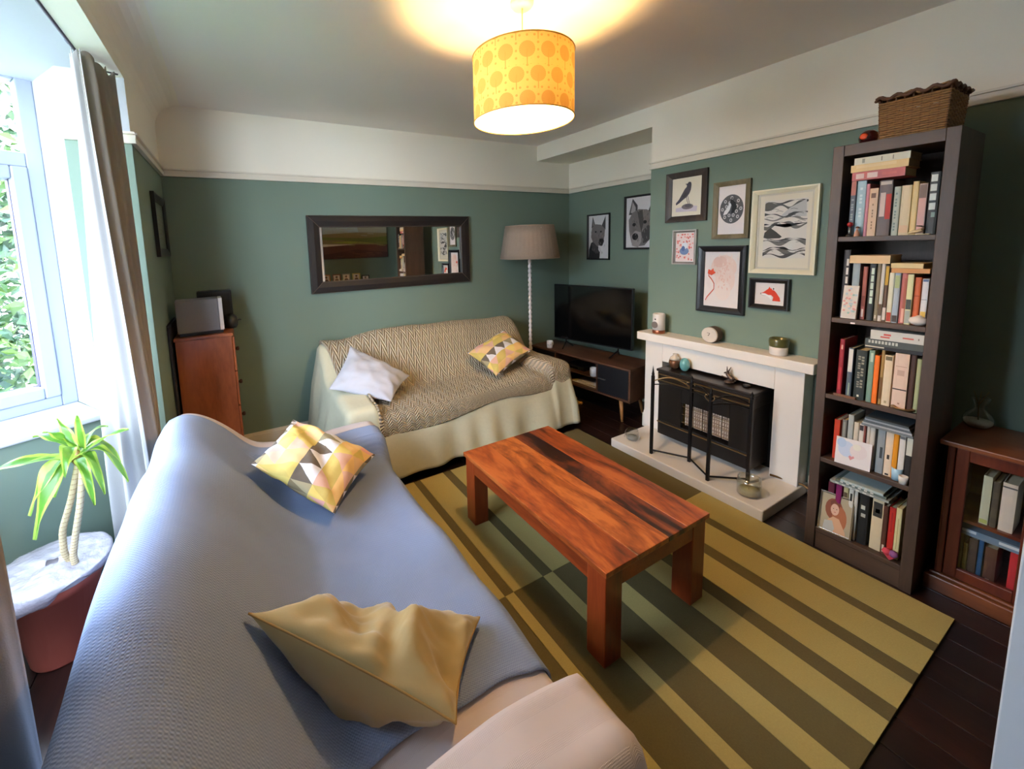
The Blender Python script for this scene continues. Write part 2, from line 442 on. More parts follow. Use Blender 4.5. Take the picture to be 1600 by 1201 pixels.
def frame(name, label, loc, rz, w_, h_, fwid, fmat, sheet, polys, mount=None, mw=0, depth=.022, cat='picture', lab=None, tilt=0, gl=True, group=None, edge=.008, prn=(0, 1, 0, 1)):
    t = thing(name, label, cat, loc, rz, group)
    if tilt: t.rotation_euler = (tilt, 0, rz)
    x, z = w_/2, h_
    mb = MB(); f = fwid
    # mitred moulding: raised outer lip, sloped inner face
    ring = [(0, -.001), (0, -depth), (edge, -depth), (f*.55, -depth*.85), (f, -depth*.55), (f, -.001)]
    cors = [(-x, 0, 1, 1), (x, 0, -1, 1), (x, z, -1, -1), (-x, z, 1, -1)]
    vs_ = []
    for (cx, cz, dx, dz) in cors:
        for (o_, y_) in ring: vs_.append((cx+dx*o_, y_, cz+dz*o_))
    n_ = len(ring); fs = []
    for k_ in range(4):
        for i in range(n_):
            a = k_*n_+i; b = k_*n_+(i+1) % n_; c = ((k_+1) % 4)*n_+(i+1) % n_; d = ((k_+1) % 4)*n_+i
            fs.append((a, b, c, d))
    mb.add(vs_, fs); mb.build('frame', fmat, t)
    MB().box(-x+f*.5, x-f*.5, -.006, -.001, f*.5, z-f*.5).build('sheet', sheet, t)
    ax0, ax1, az0, az1 = -x+f, x-f, f, z-f
    if mount:
        m4 = MB(); q = mw
        m4.box(ax0-.002, ax0+q, -.0085, -.006, az0-.002, az1+.002).box(ax1-q, ax1+.002, -.0085, -.006, az0-.002, az1+.002)
        m4.box(ax0+q, ax1-q, -.0085, -.006, az0-.002, az0+q).box(ax0+q, ax1-q, -.0085, -.006, az1-q, az1+.002)
        m4.build('mount', mount, t); ax0 += q; ax1 -= q; az0 += q; az1 -= q
    if polys:
        W, H = ax1-ax0, az1-az0
        art(t, ax0+W*prn[0], ax0+W*prn[1], az0+H*prn[2], az0+H*prn[3], -.006, polys)
    if gl: MB().box(-x+f*.8, x-f*.8, -.0115, -.0105, f*.8, z-f*.8).build('glass', glassmat('picture_glass', (1, 1, 1), .035, .02), t)
    return t
M_paper = mat('white_paper', (238, 228, 224), .8, var=.01)
M_cream = mat('cream_paper', (232, 222, 200), .8, var=.01)
M_blackf = mat('black_frame_paint', (22, 20, 24), .35, var=.1)
M_brownf = wood('dark_brown_frame', (34, 25, 20), (50, 36, 28), (66, 50, 40), 'z', 12, .5)
M_oakf = wood('weathered_olive_wood', (92, 82, 58), (112, 100, 72), (132, 118, 88), 'z', 14, .55)
M_ivory = mat('ivory_frame_paint', (236, 226, 194), .4, var=.02)
M_silver = mat('brushed_silver_frame', (178, 168, 160), .35, .7, var=.08)
RW = -PI/2
# crow
ink, ink2 = (70, 62, 72), (120, 110, 120)
crow = [([(.05, .02), (.95, .0), (.97, .16), (.6, .2), (.05, .14)], (205, 192, 202)),
        (ell(.55, .17, .25, .09, 14), (120, 108, 112)), (ell(.58, .2, .14, .06, 10), (92, 84, 88)),
        ([(.04, .3), (.18, .42), (.3, .58), (.42, .74), (.5, .8), (.5, .86), (.43, .9), (.53, .9), (.58, .95), (.67, .94), (.7, .86), (.68, .7), (.62, .58), (.52, .48), (.36, .4), (.2, .3), (.06, .24)], ink),
        ([(.3, .5), (.48, .66), (.56, .6), (.4, .46)], (44, 38, 46)), (ribbon([(.5, .48), (.53, .36), (.58, .26)], .02), ink), (ribbon([(.56, .5), (.6, .36), (.64, .26)], .02), ink)]
frame('picture_frame', 'dark brown frame with a crow drawing, top left of the chimney wall group', (XR-.001, 1.895, 1.725), RW, .315, .37, .045, M_brownf, M_cream, crow, cat='picture', prn=(.1, .9, .1, .92))
# round bird roundel
rb = [(ell(.5, .52, .44, .3, 32), (92, 90, 92))]
for i in range(16):
    a = i*2*PI/16; rb.append((ell(.5+.34*math.cos(a)*(.6 if i % 2 else 1), .52+.23*math.sin(a)*(.6 if i % 2 else 1), .055, .038, 8), (206, 200, 200)))
    rb.append((ell(.5+.34*math.cos(a)*(.6 if i % 2 else 1), .52+.23*math.sin(a)*(.6 if i % 2 else 1), .025, .018, 6), (60, 58, 60)))
rb += [([(.2, .4), (.34, .42), (.44, .5), (.5, .62), (.42, .66), (.36, .56), (.24, .48)], (232, 228, 228)),
       ([(.5, .42), (.62, .46), (.7, .54), (.64, .66), (.5, .72), (.44, .66), (.52, .58)], (40, 38, 42)), ([(.44, .66), (.5, .72), (.56, .75), (.5, .76)], (40, 38, 42))]
frame('picture_frame', 'olive wood frame with a round grey bird print, middle of the top row', (XR-.001, 1.575, 1.588), RW, .235, .39, .032, M_oakf, M_paper, rb)
# landscape print
ls = [([(0, 0), (1, 0), (1, 1), (0, 1)], (226, 218, 206))]
def wav(y0, amp, th, seed, col):
    up = [(i/24, y0+amp*math.sin(i*.33+seed)+.5*amp*math.sin(i*.71+seed*2.3)) for i in range(25)]
    dnp = [(i/24, y0-th*(.55+.45*math.sin(i*.41+seed*1.7))+amp*math.sin(i*.33+seed)) for i in range(24, -1, -1)]
    return (up+dnp, col)
ls += [wav(.93, .04, .14, .3, (96, 94, 90)), wav(.97, .015, .03, 2, (70, 68, 66)), ([(.35, .7), (.6, .86), (.96, .98), (.98, .7)], (196, 194, 190)),
       wav(.76, .03, .05, 1.2, (74, 72, 70)), wav(.69, .02, .03, 3.1, (130, 126, 120)), wav(.6, .035, .08, 4.2, (110, 106, 100)), wav(.57, .03, .02, .8, (50, 50, 50)),
       ([(0, .36), (.02, .45), (.16, .53), (.3, .46), (.45, .37), (.4, .345), (.1, .34)], (70, 64, 58)), wav(.31, .012, .09, 2.2, (120, 114, 108)), wav(.33, .012, .02, 2.2, (52, 50, 50)),
       wav(.14, .03, .09, 5, (112, 104, 96)), wav(.17, .03, .02, 5, (56, 52, 50)), wav(.07, .02, .06, 1.5, (80, 74, 70))]
for i in range(26):
    x0 = random.uniform(.0, .8); y0 = random.choice((.1, .3, .6, .72, .84)) + random.uniform(-.04, .04)
    ls.append((ribbon([(x0, y0), (x0+.08, y0+.01), (x0+.17, y0-.008)], .006), (60, 58, 58)))
frame('picture_frame', 'large ivory frame with a black and white rolling hills print', (XR-.001, 1.265, 1.36), RW, .35, .53, .028, M_ivory, M_cream, ls, mount=mat('grey_cream_mount', (214, 206, 188), .8, var=.01), mw=.012, depth=.03, prn=(.1, .93, .13, .93))
# small silver: flowers
sf = [([(0, 0), (1, 0), (1, 1), (0, 1)], (242, 220, 214))]
for i in range(60):
    x0, y0 = random.random(), random.random()
    if abs(x0-.5) < .2 and .3 < y0 < .6: continue
    sf.append((ell(min(.95, max(.05, x0)), min(.96, max(.04, y0)), .045, .03, 7), random.choice([(232, 120, 110), (240, 160, 150), (222, 96, 90)])))
sf += [(ell(.48, .36, .26, .14, 16), (120, 140, 180)), (ell(.5, .55, .16, .12, 16), (236, 236, 240)), (ell(.42, .45, .1, .1, 12), (90, 110, 160))]
frame('picture_frame', 'small silver frame with a pink and blue floral card under the crow', (XR-.001, 1.894, 1.405), RW, .185, .26, .02, M_silver, M_paper, sf, prn=(.03, .97, .03, .97))
# flower and pink figure
pf = [(ell(.55, .72, .36, .22, 24), (240, 214, 202)), (ell(.6, .5, .28, .24, 24), (241, 218, 208)), (ell(.55, .3, .22, .18, 20), (243, 226, 218)), (ell(.45, .82, .2, .1, 16), (236, 200, 186))]
for i in range(60): pf.append((ell(random.gauss(.56, .13), random.gauss(.6, .16), .03, .014, 7, rot=random.random()*3), random.choice([(236, 196, 182), (244, 222, 212)])))
pf += [(ribbon([(.06, .1), (.1, .16), (.2, .24), (.3, .32), (.3, .42), (.22, .5), (.13, .56), (.14, .62)], .022), (214, 96, 78)),
       ([(.1, .6), (.22, .57), (.34, .62), (.28, .65), (.26, .7), (.2, .66), (.12, .68)], (226, 84, 52))]
frame('picture_frame', 'black frame with an orange flower and pale pink figure print', (XR-.001, 1.62, 1.067), RW, .32, .475, .042, M_blackf, M_paper, pf, depth=.03)
# fox
fx = [([(.06, .5), (.2, .58), (.42, .82), (.46, .95), (.52, .84), (.62, .82), (.78, .6), (.95, .28), (.98, .06), (.62, .06), (.66, .3), (.56, .42), (.4, .42), (.26, .52)], (232, 66, 38)),
      ([(.04, .48), (.3, .5), (.42, .42), (.56, .42), (.6, .2), (.55, .14), (.4, .34), (.2, .4)], (250, 246, 244)), (ell(.08, .49, .03, .03, 8), (40, 30, 30)),
      ([(.58, .76), (.62, .96), (.72, .9), (.7, .72)], (240, 236, 232)), ([(.62, .78), (.64, .9), (.68, .87), (.68, .76)], (60, 40, 36)), (ribbon([(.04, .45), (.18, .38), (.32, .36)], .012), (120, 110, 110))]
frame('picture_frame', 'small black landscape frame with a red fox head', (XR-.001, 1.32, 1.13), RW, .222, .198, .028, M_blackf, M_paper, fx, depth=.03, prn=(.14, .88, .14, .86))
# dogs in the alcove
def dog(a, dark):
    g1, g2, g3 = (118, 112, 112), (70, 66, 68), (34, 32, 34)
    P = []
    if a == 0:
        P = [([(.0, 0), (.02, .2), (.12, .36), (.3, .42), (.6, .34), (.66, .0)], g3), ([(.56, 0), (.6, .34), (.78, .18), (.74, 0)], (222, 220, 220)),
             ([(.14, .72), (.2, .98), (.36, .74)], g2), ([(.62, .72), (.84, .98), (.84, .66)], g2), ([(.2, .76), (.22, .92), (.32, .76)], g1),
             ([(.12, .5), (.16, .72), (.36, .8), (.62, .78), (.82, .68), (.8, .52), (.74, .4), (.7, .3), (.56, .24), (.44, .28), (.3, .34), (.2, .4)], g1),
             ([(.5, .36), (.56, .46), (.74, .46), (.78, .4), (.7, .3), (.58, .3)], g3), (ell(.64, .42, .08, .035, 10), (10, 10, 10)), ([(.5, .3), (.7, .28), (.74, .18), (.6, .12), (.5, .2)], (226, 222, 222)),
             (ell(.36, .62, .045, .022, 8), (14, 12, 14)), (ell(.62, .62, .045, .022, 8), (14, 12, 14)), ([(.2, .4), (.44, .28), (.5, .2), (.4, .1), (.16, .2)], g2)]
    else:
        P = [([(.08, .66), (.2, .98), (.36, .84), (.36, .66)], g2), ([(.14, .7), (.2, .92), (.3, .8), (.3, .68)], (168, 160, 160)), ([(.66, .66), (.82, .9), (.98, .98), (.92, .6)], g2),
             ([(.1, .34), (.08, .56), (.2, .7), (.4, .76), (.66, .74), (.88, .6), (.9, .4), (.76, .16), (.6, .04), (.34, .02), (.18, .1)], g1),
             ([(.2, .04), (.16, .24), (.3, .34), (.48, .3), (.5, .12), (.4, .0)], (160, 152, 152)), (ell(.3, .22, .1, .07, 14), (20, 18, 20)),
             (ell(.26, .46, .06, .035, 10), (24, 22, 24)), (ell(.6, .5, .06, .035, 10), (24, 22, 24)), ([(.36, .72), (.42, .5), (.5, .3), (.56, .5), (.52, .74)], g2), ([(.5, .3), (.7, .44), (.86, .38), (.74, .14), (.56, .08)], g2)]
    for i in range(46):
        x0, y0 = random.uniform(.14, .8), random.uniform(.08, .7)
        P.append((ribbon([(x0, y0), (x0+random.uniform(-.04, .04), y0+.05)], .01), random.choice([(150, 144, 144), g2, (96, 90, 92)])))
    return P
M_dogp = mat('pale_grey_paper', (222, 218, 220), .8, var=.01)
frame('picture_frame', 'thin black frame with a pricked-eared dog portrait above the television', (XA-.001, 3.152, 1.402), RW, .305, .49, .016, M_blackf, M_dogp, dog(0, 1))
frame('picture_frame', 'thin black frame with a close-up dog face partly behind the chimney breast', (XA-.001, 2.625, 1.51), RW, .385, .52, .018, M_blackf, M_dogp, dog(1, 1))
# left wall picture
lp = [(ribbon([(.1, .2+.1*i), (.5, .24+.1*i), (.9, .2+.1*i)], .03), (150, 146, 130)) for i in range(6)]
frame('picture_frame', 'dark frame with a pale print on the corner wall beside the curtain', (XL+.001, 3.22, 1.592), PI/2, .46, .385, .05, M_blackf, mat('greenish_paper', (150, 160, 140), .6), lp)

# mirror
mi = thing('wall_mirror', 'wide wall mirror in a stitched dark brown leather frame above the beige sofa', 'mirror', (1.345, YF-.001, 1.235))
M_leather = mat('dark_leather', (27, 21, 21), .5, var=.15, scale=20, bmp=.3, bscale=180)
mb = MB(); w2, h2, f = .775, .655, .1
ring = [(0, -.001), (0, -.03), (.012, -.04), (.05, -.042), (f-.008, -.034), (f, -.026), (f, -.001)]
cors = [(-w2, 0, 1, 1), (w2, 0, -1, 1), (w2, h2, -1, -1), (-w2, h2, 1, -1)]
vs_ = [(cx+dx*o_, y_, cz+dz*o_) for (cx, cz, dx, dz) in cors for (o_, y_) in ring]; n_ = len(ring)
mb.add(vs_, [(k*n_+i, k*n_+(i+1) % n_, ((k+1) % 4)*n_+(i+1) % n_, ((k+1) % 4)*n_+i) for k in range(4) for i in range(n_)])
mb.build('frame', M_leather, mi, bevel=.003)
mt, nn, b = newmat('mirror_silver'); b.inputs['Base Color'].default_value = (.9, .9, .88, 1); b.inputs['Metallic'].default_value = 1; b.inputs['Roughness'].default_value = .015
nn.links.new(coords(nn), nn.nodes.new('ShaderNodeTexNoise').inputs[0])
MB().box(-w2+f-.01, w2-f+.01, -.016, -.01, f-.01, h2-f+.01).build('mirror_glass', mt, mi)
mb = MB()
for (cx, cz, dx, dz) in cors:
    a = Vector((cx, -.0425, cz)); b_ = Vector((cx+dx*f, -.036, cz+dz*f)); mb.tube([a, (a+b_)/2+Vector((0, -.0025, 0)), b_], .0015, 5)
for q in (.004, f-.006):
    P_ = [(cx+dx*q, -.037 if q < .05 else -.0365, cz+dz*q) for (cx, cz, dx, dz) in cors]
    for k in range(4): mb.tube([P_[k], P_[(k+1) % 4]], .0013, 5)
mb.build('stitching', mat('tan_thread', (110, 92, 80), .6), mi)

# things on the near wall, seen in the mirror
pa = [([(0, .52), (1, .5), (1, 1), (0, 1)], (176, 172, 150)), ([(.45, .58), (1, .56), (1, 1), (.5, 1)], (186, 196, 196)), ([(0, .3), (1, .34), (1, .56), (.5, .6), (0, .58)], (150, 134, 86)),
      ([(0, .3), (.4, .38), (1, .44), (1, .5), (.4, .46), (0, .5)], (120, 128, 60)), ([(.2, .34), (.6, .4), (.9, .38), (.6, .34)], (168, 176, 70)), ([(0, 0), (1, 0), (1, .28), (.5, .32), (0, .3)], (110, 66, 56)), ([(0, .12), (.5, .2), (1, .1), (1, 0), (0, 0)], (84, 50, 44))]
for i in range(50): 
    x0, y0 = random.random()*.9, random.random(); pa.append((ribbon([(x0, y0), (x0+.1, y0+.01)], .012), [(120, 74, 60), (150, 140, 80), (180, 178, 160), (196, 202, 196)][min(3, int(y0*4))]))
frame('landscape_painting', 'large unframed landscape painting on the near wall, seen in the mirror', (2.2, YB+.001, 1.42), PI, 1.3, .85, .004, M_blackf, M_cream, pa, gl=False, cat='painting')
sb = thing('sideboard', 'low dark wooden sideboard carrying photo frames by the near wall', 'sideboard', (1.95, YB+.03, 0))
M_dk = wood('dark_mahogany', (46, 24, 18), (70, 36, 26), (90, 50, 36), 'x', 7, .35)
MB().box(-.5, .5, 0, .34, .9, .93).build('top', M_dk, sb, bevel=.004)
MB().box(-.48, .48, .01, .32, .12, .9).build('body', M_dk, sb)
for q in (-.46, .42): 
    for r_ in (.02, .28): MB().box(q, q+.04, r_, r_+.04, 0, .12).build('leg', M_dk, sb)
for q in (-.46, .01): 
    d_ = MB().box(q, q+.45, .32, .338, .16, .86).build('door', M_dk, sb, bevel=.003)
    MB().lathe([(.006, 0), (.014, .02), (0, .03)], 10, (q+(.42 if q < 0 else .03), .338, .55), 'y').build('knob', MATS['brass'], d_)
ph = [((196, 120, 70), 'orange-framed photo'), ((150, 90, 80), 'brown-framed photo'), ((170, 170, 168), 'glass-framed photo'), ((210, 190, 110), 'yellow-framed photo'), ((40, 38, 40), 'small black-framed photo')]
for i, (c, l) in enumerate(ph):
    frame('photo_frame', l+' standing on the sideboard, seen in the mirror', (1.56+.19*i, YB+.12+.03*(i % 2), .932), PI, .15, .2 if i < 4 else .15, .018, mat('photo_frame_%d' % i, c, .4), M_paper,
          [(ell(.5, .3, .35, .3, 12), (120, 90, 80)), (ell(.5, .68, .16, .16, 12), (214, 176, 150)), (ell(.5, .8, .2, .1, 12), (80, 56, 44))], cat='photo frame', tilt=-.1)

# ================================================================== RUG
Y0, Y1, YM = .355, 2.45, 1.387
M_rl = mat('olive_yellow_wool', (178, 162, 104), .95, var=.1, scale=160, bmp=.5, bscale=260, spec=.1)
M_rd = mat('dark_olive_wool', (104, 94, 64), .95, var=.12, scale=160, bmp=.5, bscale=260, spec=.1)
rug = thing('striped_rug', 'large olive green striped wool rug in two halves of swapped stripes under the table', 'rug', (0, 0, 0))
edges = [2.48, 2.27, 2.213, 2.05, 1.98, 1.83, 1.755, 1.63, 1.49, 1.392, 1.243, 1.183, 1.008, .96, .88]
mb = MB().box(.88, 2.48, Y0, Y1, .001, .007); mb.build('backing', mat('rug_backing', (90, 84, 60), .9), rug)
for i in range(len(edges)-1):
    a, b = edges[i+1], edges[i]
    for h, (q0, q1) in enumerate(((Y0, YM), (YM, Y1))):
        light = (i % 2 == 0) ^ (h == 1)
        zt = .0125 if light else .0117
        MB().box(a+.0008, b-.0008, q0+.0008, q1-.0008, .006, zt).build('stripe', M_rl if light else M_rd, rug)

# ================================================================== COFFEE TABLE
M_sh = [wood('sheesham_a', (84, 34, 18), (156, 72, 30), (188, 100, 46), 'y', 4.2, .28, coat=.35, stretch=.28, warp=2.2, lo=.36, hi=.6), wood('sheesham_b', (48, 22, 14), (112, 50, 24), (160, 82, 38), 'y', 3.4, .28, coat=.35, stretch=.3, warp=2.6, lo=.4, hi=.64),
        wood('sheesham_c', (82, 36, 18), (164, 82, 34), (196, 110, 50), 'y', 4.8, .28, coat=.35, stretch=.28, warp=2.4, lo=.35, hi=.58)]
M_shz = wood('sheesham_leg', (84, 28, 12), (134, 52, 22), (160, 70, 32), 'z', 6, .32, coat=.25)
M_shx = wood('sheesham_apron', (84, 28, 12), (140, 58, 24), (166, 78, 34), 'y', 6, .32, coat=.25)
tb = thing('coffee_table', 'chunky reddish-brown hardwood coffee table standing on the striped rug', 'table', (1.40, 1.44, .0125))
TW, TL, TH = .32, .515, .405
pe = [-TW, -TW+.17, -TW+.36, -TW+.48, TW]
for i in range(4):
    MB().box(pe[i]+.0006, pe[i+1]-.0006, -TL, TL, TH-.022, TH+(.0006*(i % 2))).build('plank', M_sh[(0, 2, 1, 0)[i]], tb, bevel=.002)
for sx in (-1, 1):
    MB().box(*sorted((sx*(TW-.012), sx*(TW-.034))), -TL+.095, TL-.095, TH-.095, TH-.022).build('apron', M_shx, tb, bevel=.002)
    MB().box(-TW+.1, TW-.1, *sorted((sx*(TL-.012), sx*(TL-.034))), TH-.095, TH-.022).build('apron', M_shx, tb, bevel=.002)
    for sy_ in (-1, 1):
        MB().box(*sorted((sx*(TW-.01), sx*(TW-.1))), *sorted((sy_*(TL-.01), sy_*(TL-.1))), 0, TH-.022).build('leg', M_shz, tb, bevel=.004)

# ================================================================== SOFAS
def smax(vals, k=.04):
    mx = max(vals); return mx+k*math.log(sum(math.exp((v-mx)/k) for v in vals))
def make_H(Ls, arm=.2, back=.85, seat=.44, arm_z=.6, seed=0, bt=.17, slope=.44, armsl=4.5, bumpy=.025):
    def H(s, d):
        se = seat+.025*math.cos(2*PI*(s-Ls/2)/(Ls-2*arm))*-1 + .02*(1-d)
        tt = min(1, max(0, (d-.08)/slope)); tt = tt*tt*(3-2*tt)
        ba = back-(back-seat+.03)*tt-.03*abs(math.sin(PI*(s-arm)/(Ls-2*arm)*1.0-PI/2))**6
        e0 = max(0, s-arm); e1 = max(0, (Ls-s)-arm)
        a0 = arm_z-e0*armsl; a1 = arm_z-e1*armsl
        n1 = noise.noise(Vector((s*2.6+seed, d*2.2, seed)))*bumpy+noise.noise(Vector((s*6+seed, d*7, seed+3)))*.007
        return smax([se, ba, a0, a1])+n1
    return H
def drape(name, m_, Hf, S, Dd, hem, mp, off=0.0, r=.055, over=(1, 1, 1, 1), flare=.05, fold=.02, kf=22, seed=0, ns=90, nd=64, nt_=16, solid=.006, warp=None, parent=None, uvs=1):
    """S=(s0,s1) Dd=(d0,d1): core rectangle ends; over = which of (s0,s1,d0,d1) edges hang over; hem(s,d)->z"""
    s0, s1 = S; d0, d1 = Dd
    def axis(a0, a1, o0, o1, n):
        L = []
        i0 = a0+(r if o0 else 0); i1 = a1-(r if o1 else 0)
        if o0: L += [(i0, -(nt_-i)/nt_) for i in range(nt_)]
        L += [(i0+(i1-i0)*i/n, 0) for i in range(n+1)]
        if o1: L += [(i1, (i+1)/nt_) for i in range(nt_)]
        return L
    AS = axis(s0, s1, over[0], over[1], ns); AD = axis(d0, d1, over[2], over[3], nd)
    mb = MB(); W = len(AS)
    for j, (dc, td) in enumerate(AD):
        for i, (s_, ts) in enumerate(AS):
            s2, d2 = warp(s_, dc, (s_-s0)/(s1-s0), (dc-d0)/(d1-d0)) if warp else (s_, dc)
            z0 = Hf(s2, d2)+off
            if ts == 0 and td == 0: p = (s2, d2, z0)
            else:
                t = max(abs(ts), abs(td)); l = math.hypot(ts, td); ux, uy = ts/l, td/l
                hz_ = hem(s2, d2); Lt = max(.02, z0-hz_)+r*.57; q = t*Lt; rr = r+off*.6
                if q < rr*PI/2: lat = rr*math.sin(q/rr); dz = rr*(1-math.cos(q/rr))
                else:
                    g = q-rr*PI/2; arc = (s2+d2)+.18*math.atan2(abs(uy), abs(ux)+1e-6)*(1 if ts*td > 0 else -1)
                    fd = math.sin(kf*arc+seed+1.5*math.sin(arc*5+seed))*.6+math.sin(kf*.43*arc+2.1*seed)*.5
                    bk = .15 if uy < -.5 else 1
                    dz = rr+g; lat = rr+(flare*g/(.3)+fold*min(1, g/.28)*(fd+.75))*bk
                lat += 0
                p = (s2+ux*lat, d2+uy*lat, z0-dz)
            mb.v.append(tuple(mp(*p))); mb.uv[len(mb.v)-1] = ((s2+ts*.5)*uvs, (d2+td*.5)*uvs)
    for j in range(len(AD)-1):
        for i in range(W-1):
            a = j*W+i; mb.f.append([a, a+W, a+W+1, a+1]); mb.c.append(None)
    o = mb.build(name, m_, parent, smooth=True, fix=False)
    if solid:
        q = o.modifiers.new('thickness', 'SOLIDIFY'); q.thickness = solid; q.offset = 1
    return o
def cloth(name, rgb, kind, scale, strength, rough=.9, var=.05, dist=.004, rgb2=None):
    mt, n, b = newmat(name); co = coords(n, (1, 1, 1), 'UV'); sp = n.nodes.new('ShaderNodeSeparateXYZ'); n.links.new(co, sp.inputs[0])
    u, v = sp.outputs[0], sp.outputs[1]
    if kind == 'waffle':
        a = math_(n, 'SINE', math_(n, 'MULTIPLY', u, scale)); c = math_(n, 'SINE', math_(n, 'MULTIPLY', v, scale*1.0))
        h = math_(n, 'ADD', math_(n, 'MULTIPLY', a, c), math_(n, 'MULTIPLY', a, .6))
    elif kind == 'herring':
        tri = math_(n, 'PINGPONG', math_(n, 'MULTIPLY', u, scale), .5)
        st = math_(n, 'SINE', math_(n, 'MULTIPLY', math_(n, 'ADD', math_(n, 'MULTIPLY', v, scale*1.3), math_(n, 'MULTIPLY', tri, 3.2)), 6.2832*1.0))
        ed = math_(n, 'ABSOLUTE', math_(n, 'SUBTRACT', tri, .25)); h = math_(n, 'SUBTRACT', st, math_(n, 'MULTIPLY', ed, 2))
    elif kind == 'lace':
        a = math_(n, 'SINE', math_(n, 'MULTIPLY', math_(n, 'ADD', u, v), scale)); c = math_(n, 'SINE', math_(n, 'MULTIPLY', math_(n, 'SUBTRACT', u, v), scale))
        big = math_(n, 'GREATER_THAN', math_(n, 'SINE', math_(n, 'MULTIPLY', u, scale*.09)), .3); h = math_(n, 'MULTIPLY', math_(n, 'MULTIPLY', a, c), big)
    else:
        h = noi(n, co, scale, 4)
    nz = noi(n, co, 9, 4)
    c = lin(rgb); c2 = lin(rgb2) if rgb2 else tuple(x*.78 for x in c[:3])+(1,)
    hf = math_(n, 'MULTIPLY_ADD', h, .22, .5) if kind != 'plain' else h
    base = mixc(n, hf, c2, c)
    hi = mixc(n, nz, (1-var, 1-var, 1-var, 1), (1+var, 1+var, 1+var, 1))
    n.links.new(mixc(n, 1, base, hi, 'MULTIPLY'), b.inputs['Base Color'])
    b.inputs['Roughness'].default_value = rough; b.inputs['Specular IOR Level'].default_value = .15; b.inputs['Sheen Weight'].default_value = .15
    bump(n, b, h, strength, dist); MATS[name] = mt; return mt
M_hide = mat('black_leather', (26, 24, 28), .4, var=.1, bmp=.2, bscale=90)
def sofa(name, label, Ls, Dp, tf, rz):
    t = thing(name, label, 'sofa', tf, rz)
    g = .035
    MB().box(g, Ls-g, g, Dp-g, .09, .30).build('base', M_hide, t, bevel=.02)
    MB().box(.21, Ls-.21, g+.005, .2, .30, .79).build('backrest', M_hide, t, bevel=.05)
    MB().box(g, .185, g, Dp-g-.02, .30, .54).build('armrest', M_hide, t, bevel=.05)
    MB().box(Ls-.185, Ls-g, g, Dp-g-.02, .30, .54).build('armrest', M_hide, t, bevel=.05)
    mid = Ls/2
    for a, b in ((.215, mid-.003), (mid+.003, Ls-.215)): MB().box(a, b, .24, Dp-g-.03, .30, .385).build('seat_cushion', M_hide, t, bevel=.03)
    for a in (.09, Ls-.09):
        for b in (.1, Dp-.12): MB().lathe([(.018, 0), (.026, .09)], 12, (a, b, 0)).build('leg', mat('black_wood', (18, 15, 14), .4), t)
    return t
# sofa 1: along +Y from y=.45, back at x=-.36 ; s = y-.45, d = x+.36
L1, D1 = 1.93, 1.03
mp1 = lambda s, d, z: (d-.35, s+.45, z)
H1 = make_H(L1, .21, .855, .42, .57, 1.3, bumpy=.06, slope=.52)
sofa('blue_covered_sofa', 'two-seat sofa with its back to the bay window, hidden under pink and blue throws', L1, D1, (-.35, .45, 0), 0).matrix_world = Matrix(((0, 1, 0, -.35), (1, 0, 0, .45), (0, 0, 1, 0), (0, 0, 0, 1)))
M_pink = cloth('pale_pink_cotton', (206, 192, 190), 'lace', 900, .25, var=.06, dist=.003)
M_blue = cloth('blue_waffle_cotton', (138, 152, 184), 'waffle', 820, .3, var=.05, rgb2=(118, 132, 166), dist=.004)
tag(drape('sofa_cover', M_pink, H1, (.0, L1), (.024, D1), lambda s, d: .05, mp1, 0, fold=.018, kf=17, seed=.7),
    'pale pink openwork cover showing over the near arm of the sofa', 'throw')
def w1(s, d, u, v):   # wavy near edge
    P_ = ((-1, .06), (0, .12), (.15, .22), (.29, .30), (.5, .35), (.8, .335), (2, .32))
    for (a, p), (b, q) in zip(P_, P_[1:]):
        if a <= d <= b: e = p+(q-p)*(d-a)/(b-a)
    return (s+(1-u)**2*(e-.285+.006*math.sin(d*23)), d)
tag(drape('blue_throw', M_blue, H1, (.285, L1-.125), (.02, D1), lambda s, d: .14 if d > .5 else .2, mp1, .013, over=(0, 0, 1, 1), fold=.012, kf=13, seed=2.2, warp=w1, ns=110, nd=80),
    'pale blue waffle-weave throw over the back and seat of the window-side sofa', 'throw')
# sofa 2: along +X from x=.56, back at y=3.5
L2, D2 = 1.92, .97
mp2 = lambda s, d, z: (s+.56, 3.5-d, z)
H2 = make_H(L2, .2, .86, .43, .56, 5.1)
sofa('beige_covered_sofa', 'two-seat sofa under the mirror, hidden under green and beige covers', L2, D2, (.56, 3.5, 0), 0).matrix_world = Matrix(((1, 0, 0, .56), (0, -1, 0, 3.5), (0, 0, 1, 0), (0, 0, 0, 1)))
M_sage = cloth('sage_green_cotton', (206, 203, 178), 'plain', 40, .2, var=.05, rgb2=(196, 192, 166))
M_quilt = cloth('beige_herringbone_quilt', (216, 200, 178), 'herring', 15, .9, var=.05, rgb2=(182, 162, 134), dist=.012)
tag(drape('sofa_cover', M_sage, H2, (0, L2), (0, D2), lambda s, d: .07, mp2, 0, fold=.026, kf=24, seed=4.4, flare=.045, nt_=22, ns=120),
    'sage green cotton cover hanging in folds to the floor on the far sofa', 'throw')
def w2(s, d, u, v):
    k = .17*max(0, min(1, (d-.1)/.55))
    return (s+(1-u)*(k-.02)+.015*math.sin(d*9)*(1-u), d)
tag(drape('quilted_throw', M_quilt, H2, (.04, L2), (0, D2-.01), lambda s, d: (.33+.06*min(1, max(0, (s-.3)/1.0))+.015*math.sin(s*7)) if d > .6 else .42, mp2, .014, over=(0, 1, 1, 1), fold=.006, kf=9, seed=1.1, flare=.03, solid=.014, warp=w2, ns=110, nd=80),
    'beige herringbone quilted throw spread over the far sofa', 'throw')

